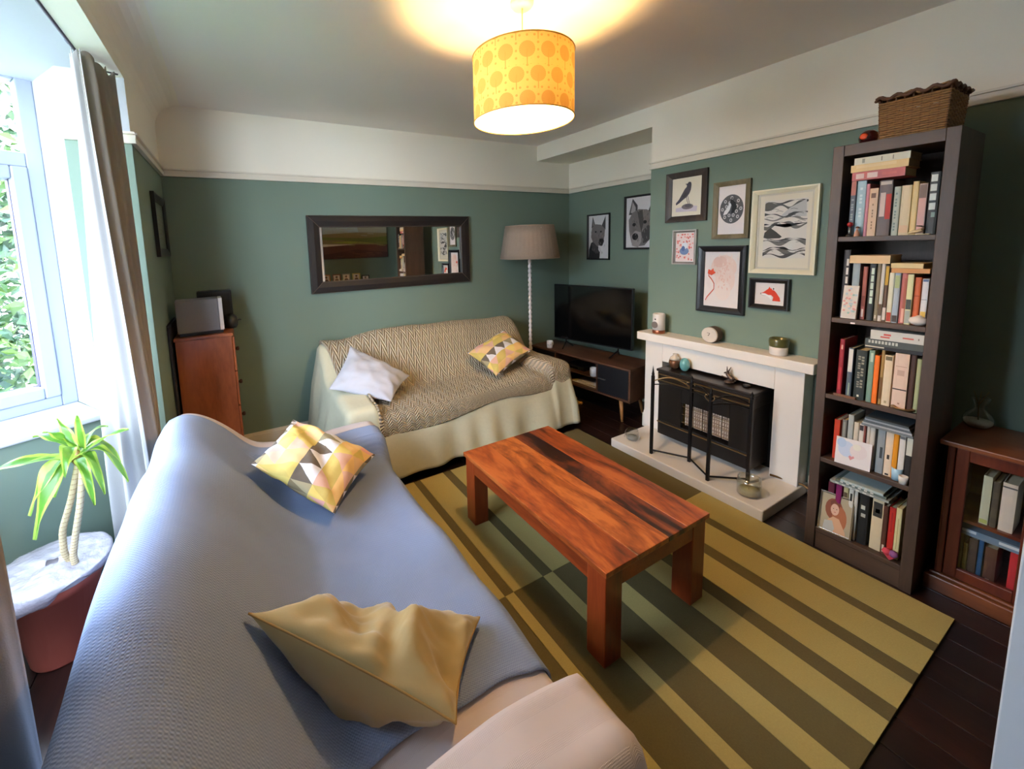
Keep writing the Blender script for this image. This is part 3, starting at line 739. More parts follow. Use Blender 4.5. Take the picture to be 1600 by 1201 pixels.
# ================================================================== CUSHIONS
def tri_mat(name, N=6):
    mt, n, b = newmat(name); co = coords(n, (1, 1, 1), 'UV'); sp = n.nodes.new('ShaderNodeSeparateXYZ'); n.links.new(co, sp.inputs[0])
    v = math_(n, 'MULTIPLY', sp.outputs[1], N*1.1); u = math_(n, 'ADD', math_(n, 'MULTIPLY', sp.outputs[0], N), math_(n, 'MULTIPLY', v, -.5))
    fu, fv = math_(n, 'FLOOR', u), math_(n, 'FLOOR', v)
    up = math_(n, 'GREATER_THAN', math_(n, 'ADD', math_(n, 'FRACT', u), math_(n, 'FRACT', v)), 1)
    # row families: odd rows dark/white, even rows yellow/pink/peach
    cb = n.nodes.new('ShaderNodeCombineXYZ'); n.links.new(fu, cb.inputs[0]); n.links.new(fv, cb.inputs[1]); n.links.new(up, cb.inputs[2])
    wn_ = n.nodes.new('ShaderNodeTexWhiteNoise'); n.links.new(cb.outputs[0], wn_.inputs['Vector'])
    def ramp(cols):
        r = n.nodes.new('ShaderNodeValToRGB'); r.color_ramp.interpolation = 'CONSTANT'; e = r.color_ramp.elements
        e[0].position = 0; e[0].color = lin(cols[0]); e[1].position = 1/len(cols); e[1].color = lin(cols[1])
        for i in range(2, len(cols)): e.new(i/len(cols)).color = lin(cols[i])
        n.links.new(wn_.outputs['Value'], r.inputs[0]); return r.outputs[0]
    warm = ramp([(232, 206, 120), (222, 178, 158), (226, 188, 138), (212, 190, 110), (228, 170, 160), (236, 196, 130), (206, 182, 106)])
    cool = mixc(n, up, ramp([(108, 98, 88), (132, 118, 92), (104, 92, 84), (150, 142, 118)]), ramp([(226, 222, 226), (222, 220, 224), (170, 158, 128), (226, 222, 226)]))
    row = math_(n, 'LESS_THAN', math_(n, 'FRACT', math_(n, 'MULTIPLY', math_(n, 'ADD', fv, .25), 1/3)), .4)
    n.links.new(mixc(n, row, warm, cool), b.inputs['Base Color'])
    b.inputs['Roughness'].default_value = .85; b.inputs['Specular IOR Level'].default_value = .2
    bump(n, b, noi(n, co, 120, 2), .15, .002); MATS[name] = mt; return mt
def cushion(name, label, c, B, m_, seed=0, wr=.012, crease=None, n=34, inset=.07, seam=None, fl=1.0, under=1.0):
    """c: four corners (left, top, right, bottom order round the cushion)"""
    c = [Vector(q) for q in c]; ctr = sum(c, Vector())/4
    nrm = ((c[2]-c[0]).cross(c[3]-c[1])).normalized()
    if nrm.z < 0: nrm = -nrm
    t = thing(name, label, 'cushion', ctr-nrm*B)
    org = ctr-nrm*B
    def bil(u, v):
        a, b_ = (u+1)/2, (v+1)/2
        return (c[0]*(1-a)+c[1]*a)*(1-b_)+(c[3]*(1-a)+c[2]*a)*b_
    def P(side):
        def f(a, b_):
            u, v = 2*a-1, 2*b_-1
            # concentrate samples at edges
            u = math.sin(u*PI/2); v = math.sin(v*PI/2)
            uu = u*(1-inset*(1-v*v)); vv = v*(1-inset*(1-u*u))
            e = max(0, (1-u*u))**.55*max(0, (1-v*v))**.55
            p = bil(uu, vv)
            rad = math.atan2(v, u); ed = max(abs(u), abs(v))
            wn_ = noise.noise(Vector((u*2.2+seed, v*2.2, seed)))*1.3*wr*min(1, e*2)+noise.noise(Vector((u*5+seed, v*5, seed+5)))*wr*.6*min(1, e*3)
            wn_ += wr*.55*math.sin(rad*11+seed)*max(0, ed-.55)*2*min(1, (1-ed)*8)
            if crease: wn_ += crease(u, v)*min(1, e*2)
            return p+nrm*(side*(B*e)*(1 if side > 0 else under)+wn_*(1 if side > 0 else .6)*(fl if side > 0 else 1))-org
        return f
    mb = MB(); mb.grid(P(1), n, n); mb.grid(P(-1), n, n)
    o = mb.build('cover', m_, t, smooth=True)
    bm = bmesh.new(); bm.from_mesh(o.data); bmesh.ops.remove_doubles(bm, verts=bm.verts, dist=.0004); bmesh.ops.recalc_face_normals(bm, faces=bm.faces); bm.to_mesh(o.data); bm.free()
    if seam:
        sm = MB(); pts = []
        for k in range(4*n+1):
            q = k % (4*n); e_ = q//n; f_ = (q % n)/n
            a, b_ = [(f_, 0), (1, f_), (1-f_, 1), (0, 1-f_)][e_]
            pts.append(P(1)(a, b_))
        sm.tube(pts, .0028, 6); sm.build('piping', seam, t, smooth=True)
    return t
M_tri = tri_mat('triangle_print_cotton')
cushion('patterned_cushion', 'cushion printed with yellow, pink and grey triangles on the blue throw', [(-.0, 1.885, .70), (.218, 2.27, .705), (.575, 1.99, .53), (.285, 1.635, .515)], .085, M_tri, 1.0, .014,
        crease=lambda u, v: -.03*math.exp(-((u*.7+v*.7)/.16)**2)*(1 if u > v else .6))
M_must = mat('mustard_velvet', (164, 142, 94), .75, var=.08, scale=4, bmp=.08, bscale=200, sheen=.35)
def mc(u, v):
    return -.05*math.exp(-((u+.05+.3*v)/.16)**2)*math.exp(-((v+.45)/.5)**2)+.022*math.sin(7*u+3*v)*math.exp(-((v+.6)/.4)**2)-.03*math.exp(-((u-.45-.2*v)/.1)**2)*math.exp(-((v+.7)/.3)**2)
cushion('mustard_cushion', 'crumpled mustard yellow cushion nearest the camera on the blue sofa', [(-.037, 1.06, .712), (.355, .717, .53), (.560, .945, .495), (.24, 1.16, .465)], .075, M_must, 3.3, .016, under=2.15,
        seam=mat('mustard_piping', (148, 116, 62), .7), n=44, crease=lambda u, v: .0+.03*math.sin(5.5*u+2.2*v+.6)*math.exp(-((v+.1)/.7)**2)-.04*math.exp(-((u-.1+.25*v)/.13)**2))
M_ice = mat('ice_blue_cotton', (190, 192, 204), .85, var=.03, bmp=.06, bscale=200)
cushion('pale_blue_cushion', 'plain pale blue-grey cushion at the left end of the beige sofa', [(.525, 2.86, .635), (.775, 3.2, .835), (1.15, 2.92, .60), (.90, 2.655, .53)], .085, M_ice, 5.2, .012, seam=mat('pale_piping', (176, 178, 190), .8))
cushion('patterned_cushion', 'cushion printed with pink, yellow and grey triangles on the beige sofa below the lamp', [(1.76, 3.06, .66), (2.225, 3.15, .79), (2.275, 2.80, .655), (1.84, 2.715, .52)], .08, M_tri, 7.7, .012)

# ================================================================== PENDANT LAMP
pn = thing('pendant_lamp', 'yellow drum pendant lampshade printed with dandelion heads, hanging lit from the ceiling', 'ceiling lamp', (1.21, 1.53, 2.15))
R_, HH = .222, .275
mt, n, b = newmat('dandelion_shade'); co = coords(n, (1, 1, 1), 'UV'); sp_n = n.nodes.new('ShaderNodeSeparateXYZ'); n.links.new(co, sp_n.inputs[0])
v = math_(n, 'ADD', math_(n, 'MULTIPLY', sp_n.outputs[1], 3.0), .35); row = math_(n, 'FLOOR', v)
odd = math_(n, 'MODULO', row, 2); u = math_(n, 'ADD', math_(n, 'MULTIPLY', sp_n.outputs[0], 16), math_(n, 'MULTIPLY', odd, .5))
fx_ = math_(n, 'SUBTRACT', math_(n, 'FRACT', u), .5); fy_ = math_(n, 'SUBTRACT', math_(n, 'FRACT', v), .62)
dist = math_(n, 'SQRT', math_(n, 'ADD', math_(n, 'POWER', math_(n, 'MULTIPLY', fx_, .92), 2), math_(n, 'POWER', fy_, 2)))
circ = math_(n, 'LESS_THAN', dist, .335)
ang = math_(n, 'ARCTAN2', fy_, fx_); ray_ = math_(n, 'MULTIPLY', math_(n, 'GREATER_THAN', math_(n, 'SINE', math_(n, 'MULTIPLY', ang, 26)), .2), .3)
circ = math_(n, 'MULTIPLY', circ, math_(n, 'SUBTRACT', 1, ray_))
stem = math_(n, 'MULTIPLY', math_(n, 'LESS_THAN', math_(n, 'ABSOLUTE', fx_), .022), math_(n, 'LESS_THAN', fy_, 0))
u2 = math_(n, 'ADD', u, .5); gx = math_(n, 'SUBTRACT', math_(n, 'FRACT', math_(n, 'MULTIPLY', u2, 3)), .5); gy = math_(n, 'SUBTRACT', math_(n, 'FRACT', math_(n, 'MULTIPLY', v, 3.3)), .5)
dots = math_(n, 'LESS_THAN', math_(n, 'ADD', math_(n, 'POWER', gx, 2), math_(n, 'POWER', gy, 2)), .028)
dots = math_(n, 'MULTIPLY', dots, math_(n, 'GREATER_THAN', dist, .42))
ink_ = math_(n, 'MINIMUM', math_(n, 'ADD', math_(n, 'ADD', circ, stem), math_(n, 'MULTIPLY', dots, .9)), 1)
colr = mixc(n, ink_, lin((240, 196, 112)), lin((212, 158, 82)))
gm = n.nodes.new('ShaderNodeNewGeometry')
n.links.new(mixc(n, gm.outputs['Backfacing'], colr, (.85, .82, .74, 1)), b.inputs['Base Color']); b.inputs['Roughness'].default_value = .9; b.inputs['Specular IOR Level'].default_value = .1
tr = n.nodes.new('ShaderNodeBsdfTranslucent'); n.links.new(colr, tr.inputs[0]); ms = n.nodes.new('ShaderNodeMixShader'); ms.inputs[0].default_value = .033
n.links.new(b.outputs[0], ms.inputs[1]); n.links.new(tr.outputs[0], ms.inputs[2]); n.links.new(ms.outputs[0], n.nodes['Material Output'].inputs[0])
mb = MB(); mb.grid(lambda a, c: (R_*math.cos(2*PI*a), R_*math.sin(2*PI*a), HH*c), 96, 4); mb.build('lamp_shade', mt, pn, smooth=True, fix=False)
rim = mat('gold_rim', (214, 160, 70), .6)
for z in (0, HH): MB().tube([(R_*math.cos(2*PI*a/64), R_*math.sin(2*PI*a/64), z) for a in range(65)], .0028, 6).build('rim', rim, pn, smooth=True)
mb = MB()
for a in range(3): mb.tube([(.02*math.cos(a*2.094), .02*math.sin(a*2.094), HH-.03), (R_*math.cos(a*2.094), R_*math.sin(a*2.094), HH-.002)], .002, 6)
mb.tube([(.02*math.cos(a), .02*math.sin(a), HH-.03) for a in [i*2*PI/16 for i in range(17)]], .002, 6)
mb.build('spider_ring', M_trim, pn)
MB().tube([(0, 0, .24), (0, 0, CZ-2.15-.02)], .0035, 8).build('cord', mat('cream_cord', (220, 200, 160), .5), pn, smooth=True)
MB().lathe([(.0, .0), (.014, 0), (.017, .02), (.017, .06), (.008, .075)], 16, (0, 0, .175)).build('lamp_holder', M_upvc, pn, smooth=True)
MB().lathe([(.0, -.028), (.04, -.028), (.05, -.015), (.05, 0)], 24, (0, 0, CZ-2.15)).build('ceiling_rose', M_trim, pn, smooth=True)
bulb = MB().lathe([(0, -.03), (.018, -.027), (.028, -.012), (.03, .0), (.026, .018), (.015, .038), (.013, .06)], 20, (0, 0, .12)).build('bulb', emit('lit_bulb', (255, 204, 130), BULB), pn, smooth=True)

# ================================================================== FIREPLACE
M_fire = mat('white_painted_fireplace', (232, 222, 212), .5, var=.03, bmp=.06, bscale=60)
fp = thing('fireplace_surround', 'white painted fireplace surround and raised hearth on the chimney breast', 'fireplace', (0, 0, 0))
xs = 2.91
MB().box(xs, XR-.001, 1.065, 1.215, .07, .795).build('pillar', M_fire, fp, bevel=.003)
MB().box(xs, XR-.001, 1.975, 2.125, .07, .795).build('pillar', M_fire, fp, bevel=.003)
MB().box(xs, XR-.001, 1.216, 1.974, .645, .795).build('lintel', M_fire, fp, bevel=.003)
MB().box(2.865, XR-.001, 1.01, 2.175, .797, .86).build('mantel_shelf', M_fire, fp, bevel=.005)
MB().box(2.485, XR-.001, 1.055, 2.10, .0, .07).build('hearth', M_fire, fp, bevel=.006)
MB().box(3.015, XR-.001, 1.216, 1.974, .071, .644).build('fire_back', mat('gap_shadow_black', (20, 18, 16), .9), fp)  # black panel, the opening's gap shadow put into its colour

gh = thing('gas_heater', 'dark bronze gas fire with ceramic radiants set in the white fireplace', 'heater', (2.77, 1.595, .071))
M_brz = mat('dark_bronze_enamel', (46, 38, 34), .3, .4, var=.08); M_brz2 = mat('brown_black_enamel', (30, 25, 23), .4, .3)
M_gold = mat('dull_gold_trim', (150, 122, 84), .35, .8)
hw = .333
MB().box(.0, .235, -hw, hw, .535, .555).build('top_panel', M_brz, gh, bevel=.006)
MB().box(.012, .235, -hw+.006, hw-.006, .445, .535).build('hood', M_brz, gh, bevel=.006)
for q in (-hw+.01, hw-.03): MB().box(.02, .235, q, q+.02, .04, .445).build('side_panel', M_brz, gh, bevel=.004)
mb = MB().box(.02, .05, -hw+.03, -.19, .15, .445).box(.02, .05, .14, hw-.03, .15, .445).box(.02, .05, -.19, .14, .34, .445); mb.build('front_panel', M_brz2, gh, bevel=.003)
MB().box(.02, .19, -hw+.03, hw-.03, .04, .15).build('lower_panel', M_brz2, gh, bevel=.003)
MB().box(.17, .2, -.19, .14, .15, .34).build('fire_box', mat('firebox_tan', (120, 100, 70), .7), gh)
MB().box(.05, .17, -.20, -.19, .15, .34).box(.05, .17, .14, .15, .15, .34).box(.05, .17, -.19, .14, .335, .345).build('reflector', mat('brass_reflector', (160, 130, 70), .3, .9), gh)
for q in range(5):
    y0 = -.185+q*.065
    rd = MB().box(.06, .075, y0, y0+.058, .165, .335).build('radiant', mat('ceramic_radiant', (196, 176, 158), .8, var=.12, scale=20), gh, bevel=.003)
    mb = MB()
    for r0 in range(6): mb.box(.055, .06, y0+.004, y0+.054, .172+r0*.027, .178+r0*.027)
    for r0 in range(3): mb.box(.055, .06, y0+.012+r0*.014, y0+.017+r0*.014, .168, .332)
    mb.build('lattice', mat('ceramic_lattice', (150, 124, 106), .8), rd)
for z in (.19, .25, .31): MB().tube([(.04, -.2, z), (.034, -.19, z), (.034, .14, z), (.04, .15, z)], .0022, 6).build('guard_wire', M_gold, gh)
MB().box(-.003, .012, -hw+.02, hw-.02, .515, .52).box(-.003, .012, -hw+.02, hw-.02, .47, .4735).box(-.003, .012, -hw+.02, -hw+.024, .47, .52).box(-.003, .012, hw-.024, hw-.02, .47, .52).build('trim_strip', M_gold, gh)
MB().box(.008, .022, -hw+.01, hw-.01, .135, .142).build('trim_strip', M_gold, gh)
MB().lathe([(.022, 0), (.022, .012), (.016, .016), (0, .016)], 16, (.11, -.24, .555)).build('control_knob', M_brz2, gh, smooth=True)

fs_ = thing('fire_screen', 'folding black metal fire screen standing zigzag on the hearth before the gas fire', 'fire screen', (0, 0, .071))
M_iron = mat('black_iron', (30, 26, 26), .4, .6, var=.1)
posts = [(2.533, 1.785, .60), (2.65, 1.578, .585), (2.53, 1.385, .585), (2.705, 1.240, .565)]
for i, (x, y, h) in enumerate(posts):
    MB().box(x-.009, x+.009, y-.009, y+.009, 0, h-.02).build('post', M_iron, fs_, bevel=.002)
    MB().lathe([(.009, 0), (.012, .006), (.005, .014), (.009, .028), (0, .05)] if i else [(.008, 0), (.01, .01), (.006, .03), (0, .075)], 10, (x, y, h-.02)).build('finial', M_iron, fs_, smooth=True)
for i in range(3):
    a, b_ = Vector(posts[i][:2]+(0,)), Vector(posts[i+1][:2]+(0,)); h0, h1 = posts[i][2], posts[i+1][2]
    pts = [a.lerp(b_, t)+Vector((0, 0, (h0*(1-t)+h1*t)-.06+.045*math.sin(PI*t))) for t in [k/14 for k in range(15)]]
    MB().tube(pts, .0045, 6).build('top_rail', M_gold if i == 0 else M_iron, fs_, smooth=True)
    MB().tube([a.lerp(b_, t)+Vector((0, 0, (h0*(1-t)+h1*t)-.085+.02*math.sin(PI*t))) for t in [k/14 for k in range(15)]], .004, 6).build('scroll_rail', M_iron, fs_, smooth=True)
    MB().tube([a+Vector((0, 0, .028)), b_+Vector((0, 0, .028))], .006, 6).build('bottom_rail', M_iron, fs_)
for i in (1, 2):
    x, y, h = posts[i]
    for s_ in (-1, 1): MB().tube([(x-.004, y+s_*.004, h-.06), (x-.012, y+s_*.02, h-.05), (x-.014, y+s_*.03, h-.035), (x-.012, y+s_*.024, h-.022), (x-.01, y+s_*.014, h-.028)], .003, 6).build('scroll', M_gold, fs_, smooth=True)

def lathe_thing(name, label, cat, loc, prof, m_, n=28, part='body', group=None, **k):
    t = thing(name, label, cat, loc, group=group)
    MB().lathe(prof, n, **k).build(part, m_, t, smooth=True); return t
M_wcer = mat('white_ceramic', (226, 216, 208), .35, var=.04); M_cop = mat('copper', (186, 112, 84), .3, .9)
t = lathe_thing('oil_burner', 'white ceramic oil burner with a round opening and copper base at the mantel end', 'oil burner', (2.935, 2.03, .861), [(.04, .026), (.046, .028), (.046, .15), (.04, .157), (.036, .157), (.034, .145), (0, .14)], M_wcer)
MB().lathe([(.045, 0), (.047, .004), (.047, .022), (.045, .027), (0, .027)], 28).build('base', M_cop, t, smooth=True)
MB().lathe([(.026, 0), (.026, .003), (0, .003)], 20, (-.049, .004, .07), 'x').build('opening', mat('painted_recess_shade', (120, 108, 104), .7), t)  # solid disc, the hollow's shade painted into its colour
MB().lathe([(.006, 0), (.006, .002), (0, .002)], 8, (-.0475, 0, .115), 'x').build('hole', mat('dark_hole', (60, 50, 46), .8), t)  # small solid disc, dark colour stands in for the hole's shade
t = thing('mantel_clock', 'small round pale stone clock with a thick brown body on the mantel', 'clock', (2.96, 1.63, .861))
MB().lathe([(0, 0), (.05, .0), (.056, .004), (.056, .058), (.052, .062), (0, .062)], 36, (-.03, 0, .056), 'x').build('case', mat('dark_stone', (92, 74, 62), .7, var=.15, scale=30), t, smooth=False)
MB().lathe([(0, 0), (.05, 0), (.0545, .003), (.0545, .012), (0, .012)], 36, (-.042, 0, .056), 'x').build('dial', mat('pale_stone', (210, 198, 186), .8, var=.05, scale=40), t)
mb = MB(); mb.box(-.0435, -.042, -.002, .014, .068, .071).box(-.0435, -.042, -.0025, .001, .05, .07, rot=Matrix.Rotation(.4, 3, 'X')).box(-.0435, -.042, .003, .008, .05, .055)
mb.build('hand', mat('dark_hand', (90, 70, 62), .6), t)
t = lathe_thing('glazed_pot', 'squat cream pot with an olive green glazed upper half on the mantel', 'pot', (2.95, 1.222, .861), [(0, 0), (.043, 0), (.047, .005), (.048, .055)], M_wcer)
MB().lathe([(.0485, .052), (.049, .06), (.052, .085), (.05, .1), (.044, .105), (.04, .1), (.04, .06), (0, .058)], 28).build('glaze_band', mat('olive_glaze', (92, 88, 46), .3, coat=.5), t, smooth=True)
t = lathe_thing('bronze_vase', 'round bronze and pearl glazed bud vase on top of the gas fire', 'vase', (2.87, 1.845, .627), [(0, 0), (.022, 0), (.035, .018), (.042, .045), (.038, .07)], mat('copper_glaze', (120, 84, 62), .25, .5, var=.2, scale=30))
MB().lathe([(.038, .069), (.031, .088), (.018, .1), (.014, .108), (.016, .113), (.012, .113), (.01, .1)], 28).build('neck', mat('pearl_glaze', (208, 194, 178), .25, .2, coat=.5), t, smooth=True)
t = thing('turquoise_egg', 'turquoise glass egg-shaped ornament next to the bronze vase on the gas fire', 'ornament', (2.865, 1.765, .627))
mt, n, b = newmat('turquoise_glass'); b.inputs['Base Color'].default_value = lin((120, 200, 200)); b.inputs['Roughness'].default_value = .08; b.inputs['Transmission Weight'].default_value = .35; b.inputs['Coat Weight'].default_value = .6
n.links.new(mixc(n, noi(n, coords(n), 30), lin((96, 180, 184)), lin((160, 222, 218))), b.inputs['Base Color'])
MB().lathe([(.0, 0)]+[(.034*math.sin(PI*i/14)**.9, .05-.05*math.cos(PI*i/14)) for i in range(1, 14)]+[(0, .1)], 24).build('body', mt, t, smooth=True)
t = thing('bronze_hare', 'small dark bronze hare ornament with upright ears on the gas fire', 'ornament', (2.87, 1.455, .627))
M_bz = mat('aged_bronze', (96, 78, 68), .4, .6, var=.15, scale=40)
mb = MB()
mb.lathe([(0, 0), (.03, .001), (.034, .01), (.024, .016), (0, .018)], 16, wob=lambda a, h: 1+.2*math.cos(2*a)); mb.build('base', M_bz, t, smooth=True)
mb = MB(); mb.tube([(0, -.022, .022), (0, -.012, .034), (0, .002, .04), (0, .012, .05), (0, .018, .062)], .017, 10, r1=.01)
mb.tube([(0, .01, .06), (0, .02, .066), (0, .032, .062), (0, .038, .058)], .0105, 10, r1=.003); mb.tube([(0, .006, .03), (0, .03, .03), (0, .052, .036)], .006, 8, r1=.003); mb.tube([(0, -.03, .02), (0, -.04, .024)], .007, 8, r1=.002)
mb.build('body', M_bz, t, smooth=True)
for s_ in (-1, 1): MB().tube([(0, .016, .064), (s_*.002, .012-s_*.006, .088), (s_*.003, .008-s_*.011, .108)], .0055, 8, r1=.002).build('ear', M_bz, t, smooth=True)
# lantern jar left, candle jar right on the hearth
M_smoke = glassmat('smoky_glass', (.86, .88, .88), .14, .08, 1.8, .6)
t = thing('glass_lantern', 'small smoky glass tealight lantern with a wire handle at the hearth corner', 'lantern', (2.60, 1.995, .071))
MB().lathe([(.03, 0), (.044, .01), (.05, .035), (.047, .06), (.038, .075), (.042, .08)], 24).build('glass', M_smoke, t, smooth=True)
MB().lathe([(0, .004), (.03, .004), (.034, .01), (.034, .03), (0, .03)], 20).build('candle', mat('grey_wax', (170, 166, 158), .6), t, smooth=True)
MB().lathe([(.0, .0), (.03, 0), (.03, .004), (0, .004)], 20).build('base', M_silver, t)
MB().tube([(0, -.045, .07), (0, -.062, .05), (-.01, -.065, .03), (-.03, -.05, .012)], .0018, 6).build('wire_handle', M_silver, t, smooth=True)
MB().tube([(0, .045, .07), (0, .062, .05), (-.01, .06, .03), (-.03, .05, .01)], .0018, 6).build('wire_handle', M_silver, t, smooth=True)
t = thing('glass_candle_jar', 'clear round glass candle holder on the hearth by the bookcase end', 'candle holder', (2.595, 1.18, .071))
M_cg = glassmat('clear_jar_glass', (.93, .94, .9), .12, .05, 1.8, .6)
MB().lathe([(.0, .0), (.055, 0), (.06, .006), (.062, .07), (.058, .105), (.055, .105), (.058, .07), (.056, .01), (0, .008)], 32).build('glass', M_cg, t, smooth=True)
MB().lathe([(0, .009), (.052, .009), (.053, .03), (0, .028)], 28).build('wax', mat('cream_wax', (214, 200, 160), .5), t, smooth=True)
MB().tube([(0, 0, .028), (0, .001, .038)], .0012, 5).build('wick', MATS['dark_hole'], t)
lp_ = thing('gas_pipe', 'copper gas pipe running along the floor edge beside the hearth', 'pipe', (0, 0, 0))
MB().tube([(2.90, 1.205, .085), (2.94, 1.05, .085), (2.95, .99, .06), (2.93, .95, .03), (2.93, .93, .012)], .007, 8).build('pipe', mat('dull_brass_pipe', (150, 110, 70), .35, .9), lp_, smooth=True)

# ================================================================== TELEVISION AND STAND
st = thing('tv_stand', 'walnut television stand with black drawers and tapered legs in the alcove', 'tv stand', (2.905, 2.262, 0), math.radians(94.8))
# local x: along the front from the right end to the left end; local y: towards the front (-x world) is +y
M_wal = wood('walnut', (58, 38, 30), (84, 56, 42), (104, 72, 54), 'x', 7, .4)
M_oakl = wood('oak_leg', (150, 100, 56), (172, 120, 70), (190, 136, 84), 'z', 10, .45)
SW, SD, z0, z1 = 1.20, .38, .20, .50
MB().box(0, SW, -SD, 0, z1-.018, z1).build('top', M_wal, st, bevel=.002)
MB().box(0, SW, -SD, 0, z0, z0+.018).build('bottom', M_wal, st, bevel=.002)
for a in (0, SW-.018): MB().box(a, a+.018, -SD, 0, z0+.018, z1-.018).build('side_panel', M_wal, st, bevel=.002)
for a in (.335, .845): MB().box(a, a+.016, -SD+.01, -.004, z0+.018, z1-.018).build('divider', M_wal, st)
MB().box(.018, SW-.018, -SD+.002, -SD+.01, z0+.018, z1-.018).build('back_panel', M_wal, st)
MB().box(.351, .845, -SD+.012, -.02, z0+.125, z0+.138).build('shelf', M_wal, st)
M_blkd = mat('black_drawer_front', (18, 18, 24), .45)
for a, b_ in ((.021, .332), (.864, SW-.021)):
    d_ = MB().box(a, b_, -.02, -.003, z0+.021, z1-.021).build('drawer', M_blkd, st, bevel=.002)
    hx = b_-.085 if a < .5 else a+.01
    MB().box(hx, hx+.08, -.003, .008, z0+.145, z0+.152).build('handle', mat('satin_steel', (170, 170, 176), .3, .9), d_)
for a, dx in ((.12, -.03), (SW-.12, .03)):
    for b_, dy in ((-.05, .02), (-SD+.06, -.02)):
        MB().tube([(a, b_, z0), (a+dx, b_+dy, 0)], .019, 12, r1=.011).build('leg', M_oakl, st, smooth=True)
M_scr = mat('tv_screen_black', (6, 7, 9), .12, var=0, spec=.6); M_bez = mat('tv_black_plastic', (14, 14, 16), .35)
tv = thing('television', 'black flat-screen television standing on the walnut stand', 'television', (3.075, 2.875, .501), math.radians(90+11.3))
TVW = .432
MB().box(-TVW, TVW, -.045, -.004, .083, .663).build('casing', M_bez, tv, bevel=.006)
MB().box(-TVW+.009, TVW-.009, -.004, -.001, .098, .654).build('screen', M_scr, tv)
for s_ in (-1, 1): MB().tube([(s_*.26, -.1, .003), (s_*.29, -.02, .06), (s_*.29, -.02, .084)], .007, 6).tube([(s_*.26, .09, .003), (s_*.29, -.02, .06)], .007, 6).build('foot', M_bez, tv)
def mug(name, label, loc, r, h, m_, pat=None, cat='mug'):
    t = thing(name, label, cat, loc)
    MB().lathe([(0, 0), (r*.82, 0), (r*.9, .004), (r, h*.6), (r*.97, h), (r*.9, h), (r*.92, h*.6), (r*.8, .008), (0, .008)], 24).build('cup', m_, t, smooth=True)
    if pat: 
        mb = MB()
        for i in range(14):
            a = i*2.4; z = h*(.2+.6*((i*.37) % 1)); mb.lathe([(0, 0), (.006, 0)], 6, (0, 0, 0)) if 0 else None
            c = Vector((math.cos(a), math.sin(a), 0)); sdv = Vector((-c.y, c.x, 0)); p = c*(r*1.005)+Vector((0, 0, z))
            mb.add([p-sdv*.006, p-Vector((0, 0, .006)), p+sdv*.006, p+Vector((0, 0, .006))], [(0, 1, 2, 3)])
        mb.build('dots', pat, t, fix=False)
    MB().tube([(r*.9, 0, h*.78), (r*1.45, 0, h*.72), (r*1.5, 0, h*.4), (r*.9, 0, h*.25)], .004, 6).build('handle', m_, t, smooth=True)
    return t
mug('white_mug', 'small white patterned mug at the left end of the television stand', (2.875, 3.235, .501), .033, .075, mat('bright_white_china', (232, 232, 238), .3), mat('grey_print', (170, 168, 180), .5))
mug('pale_blue_cup', 'pale blue and white cup on the stand’s middle shelf'.replace('’', "'"), (2.905, 2.665, .340), .034, .08, mat('pale_blue_china', (200, 212, 232), .3), MATS['bright_white_china'], cat='cup')
M_pap = mat('magazine_white', (222, 218, 220), .5)
for i, (dx, dy, a, c, l) in enumerate([(.0, .0, .1, (200, 180, 120), 'yellowish magazine at the bottom of the papers in the television stand'), (.02, -.05, .35, (214, 210, 214), 'white magazine lying on the yellowish one in the television stand'), (.01, -.12, -.15, (226, 224, 230), 'glossy white leaflet on top of the papers in the television stand')]):
    t = thing('magazine', l, 'magazine', (3.0+dx*.5, 2.80+dy, .2195+i*.011), PI/2+a*.5, group='papers in the television stand')
    mb = MB().box(-.14, .14, -.09, .09, 0, .0095); mb.build('pages', M_pap, t); MB().box(-.141, .141, -.091, .091, .0095, .0103).build('cover', mat('magazine_cover_%d' % i, c, .35), t)
t = thing('console_box', 'dark set-top box on the middle shelf of the television stand', 'set-top box', (3.0, 2.93, .340), PI/2+.08)
MB().box(-.12, .12, -.09, .09, 0, .04).build('casing', M_bez, t, bevel=.004); MB().box(-.05, .05, .09, .091, .012, .026).build('display', M_scr, t)
t = thing('dog_chew', 'yellowish bone-shaped dog chew on the floor under the television stand', 'dog toy', (2.93, 2.90, .0), 1.2)
mb = MB().tube([(-.06, 0, .016), (-.03, 0, .012), (.03, 0, .012), (.06, 0, .016)], .012, 8)
for s_ in (-1, 1):
    for q in (-1, 1): mb.lathe([(0, -.016), (.012, -.012), (.017, 0), (.012, .012), (0, .016)], 10, (s_*.064, q*.014, .0165))
mb.build('chew', mat('yellow_rawhide', (196, 160, 90), .6), t, smooth=True)

# ================================================================== FLOOR LAMP
fl_ = thing('floor_lamp', 'standard lamp with a white bobbin-turned pole and drum taupe shade in the far corner', 'floor lamp', (2.645, 3.27, 0))
M_lw = mat('white_painted_wood', (226, 216, 214), .4, var=.03)
MB().lathe([(0, 0), (.13, 0), (.135, .012), (.12, .025), (.05, .035), (.03, .05), (.02, .07)], 28).build('base', M_lw, fl_, smooth=True)
pr = [(.014, .06)]; z = .08
while z < 1.46:
    pr += [(.012, z), (.0165, z+.01), (.0185, z+.0225), (.0165, z+.035), (.012, z+.045)]; z += .047
pr += [(.012, 1.5), (0, 1.5)]
MB().lathe(pr, 16).build('pole', M_lw, fl_, smooth=True)
MB().lathe([(.014, 1.5), (.016, 1.51), (.016, 1.56), (0, 1.56)], 12).build('bulb_holder', M_upvc, fl_, smooth=True)
MB().lathe([(.012, 1.56), (.028, 1.6), (.03, 1.625), (.02, 1.65), (0, 1.655)], 14).build('bulb', mat('unlit_bulb', (236, 232, 224), .3), fl_, smooth=True)
mb = MB()
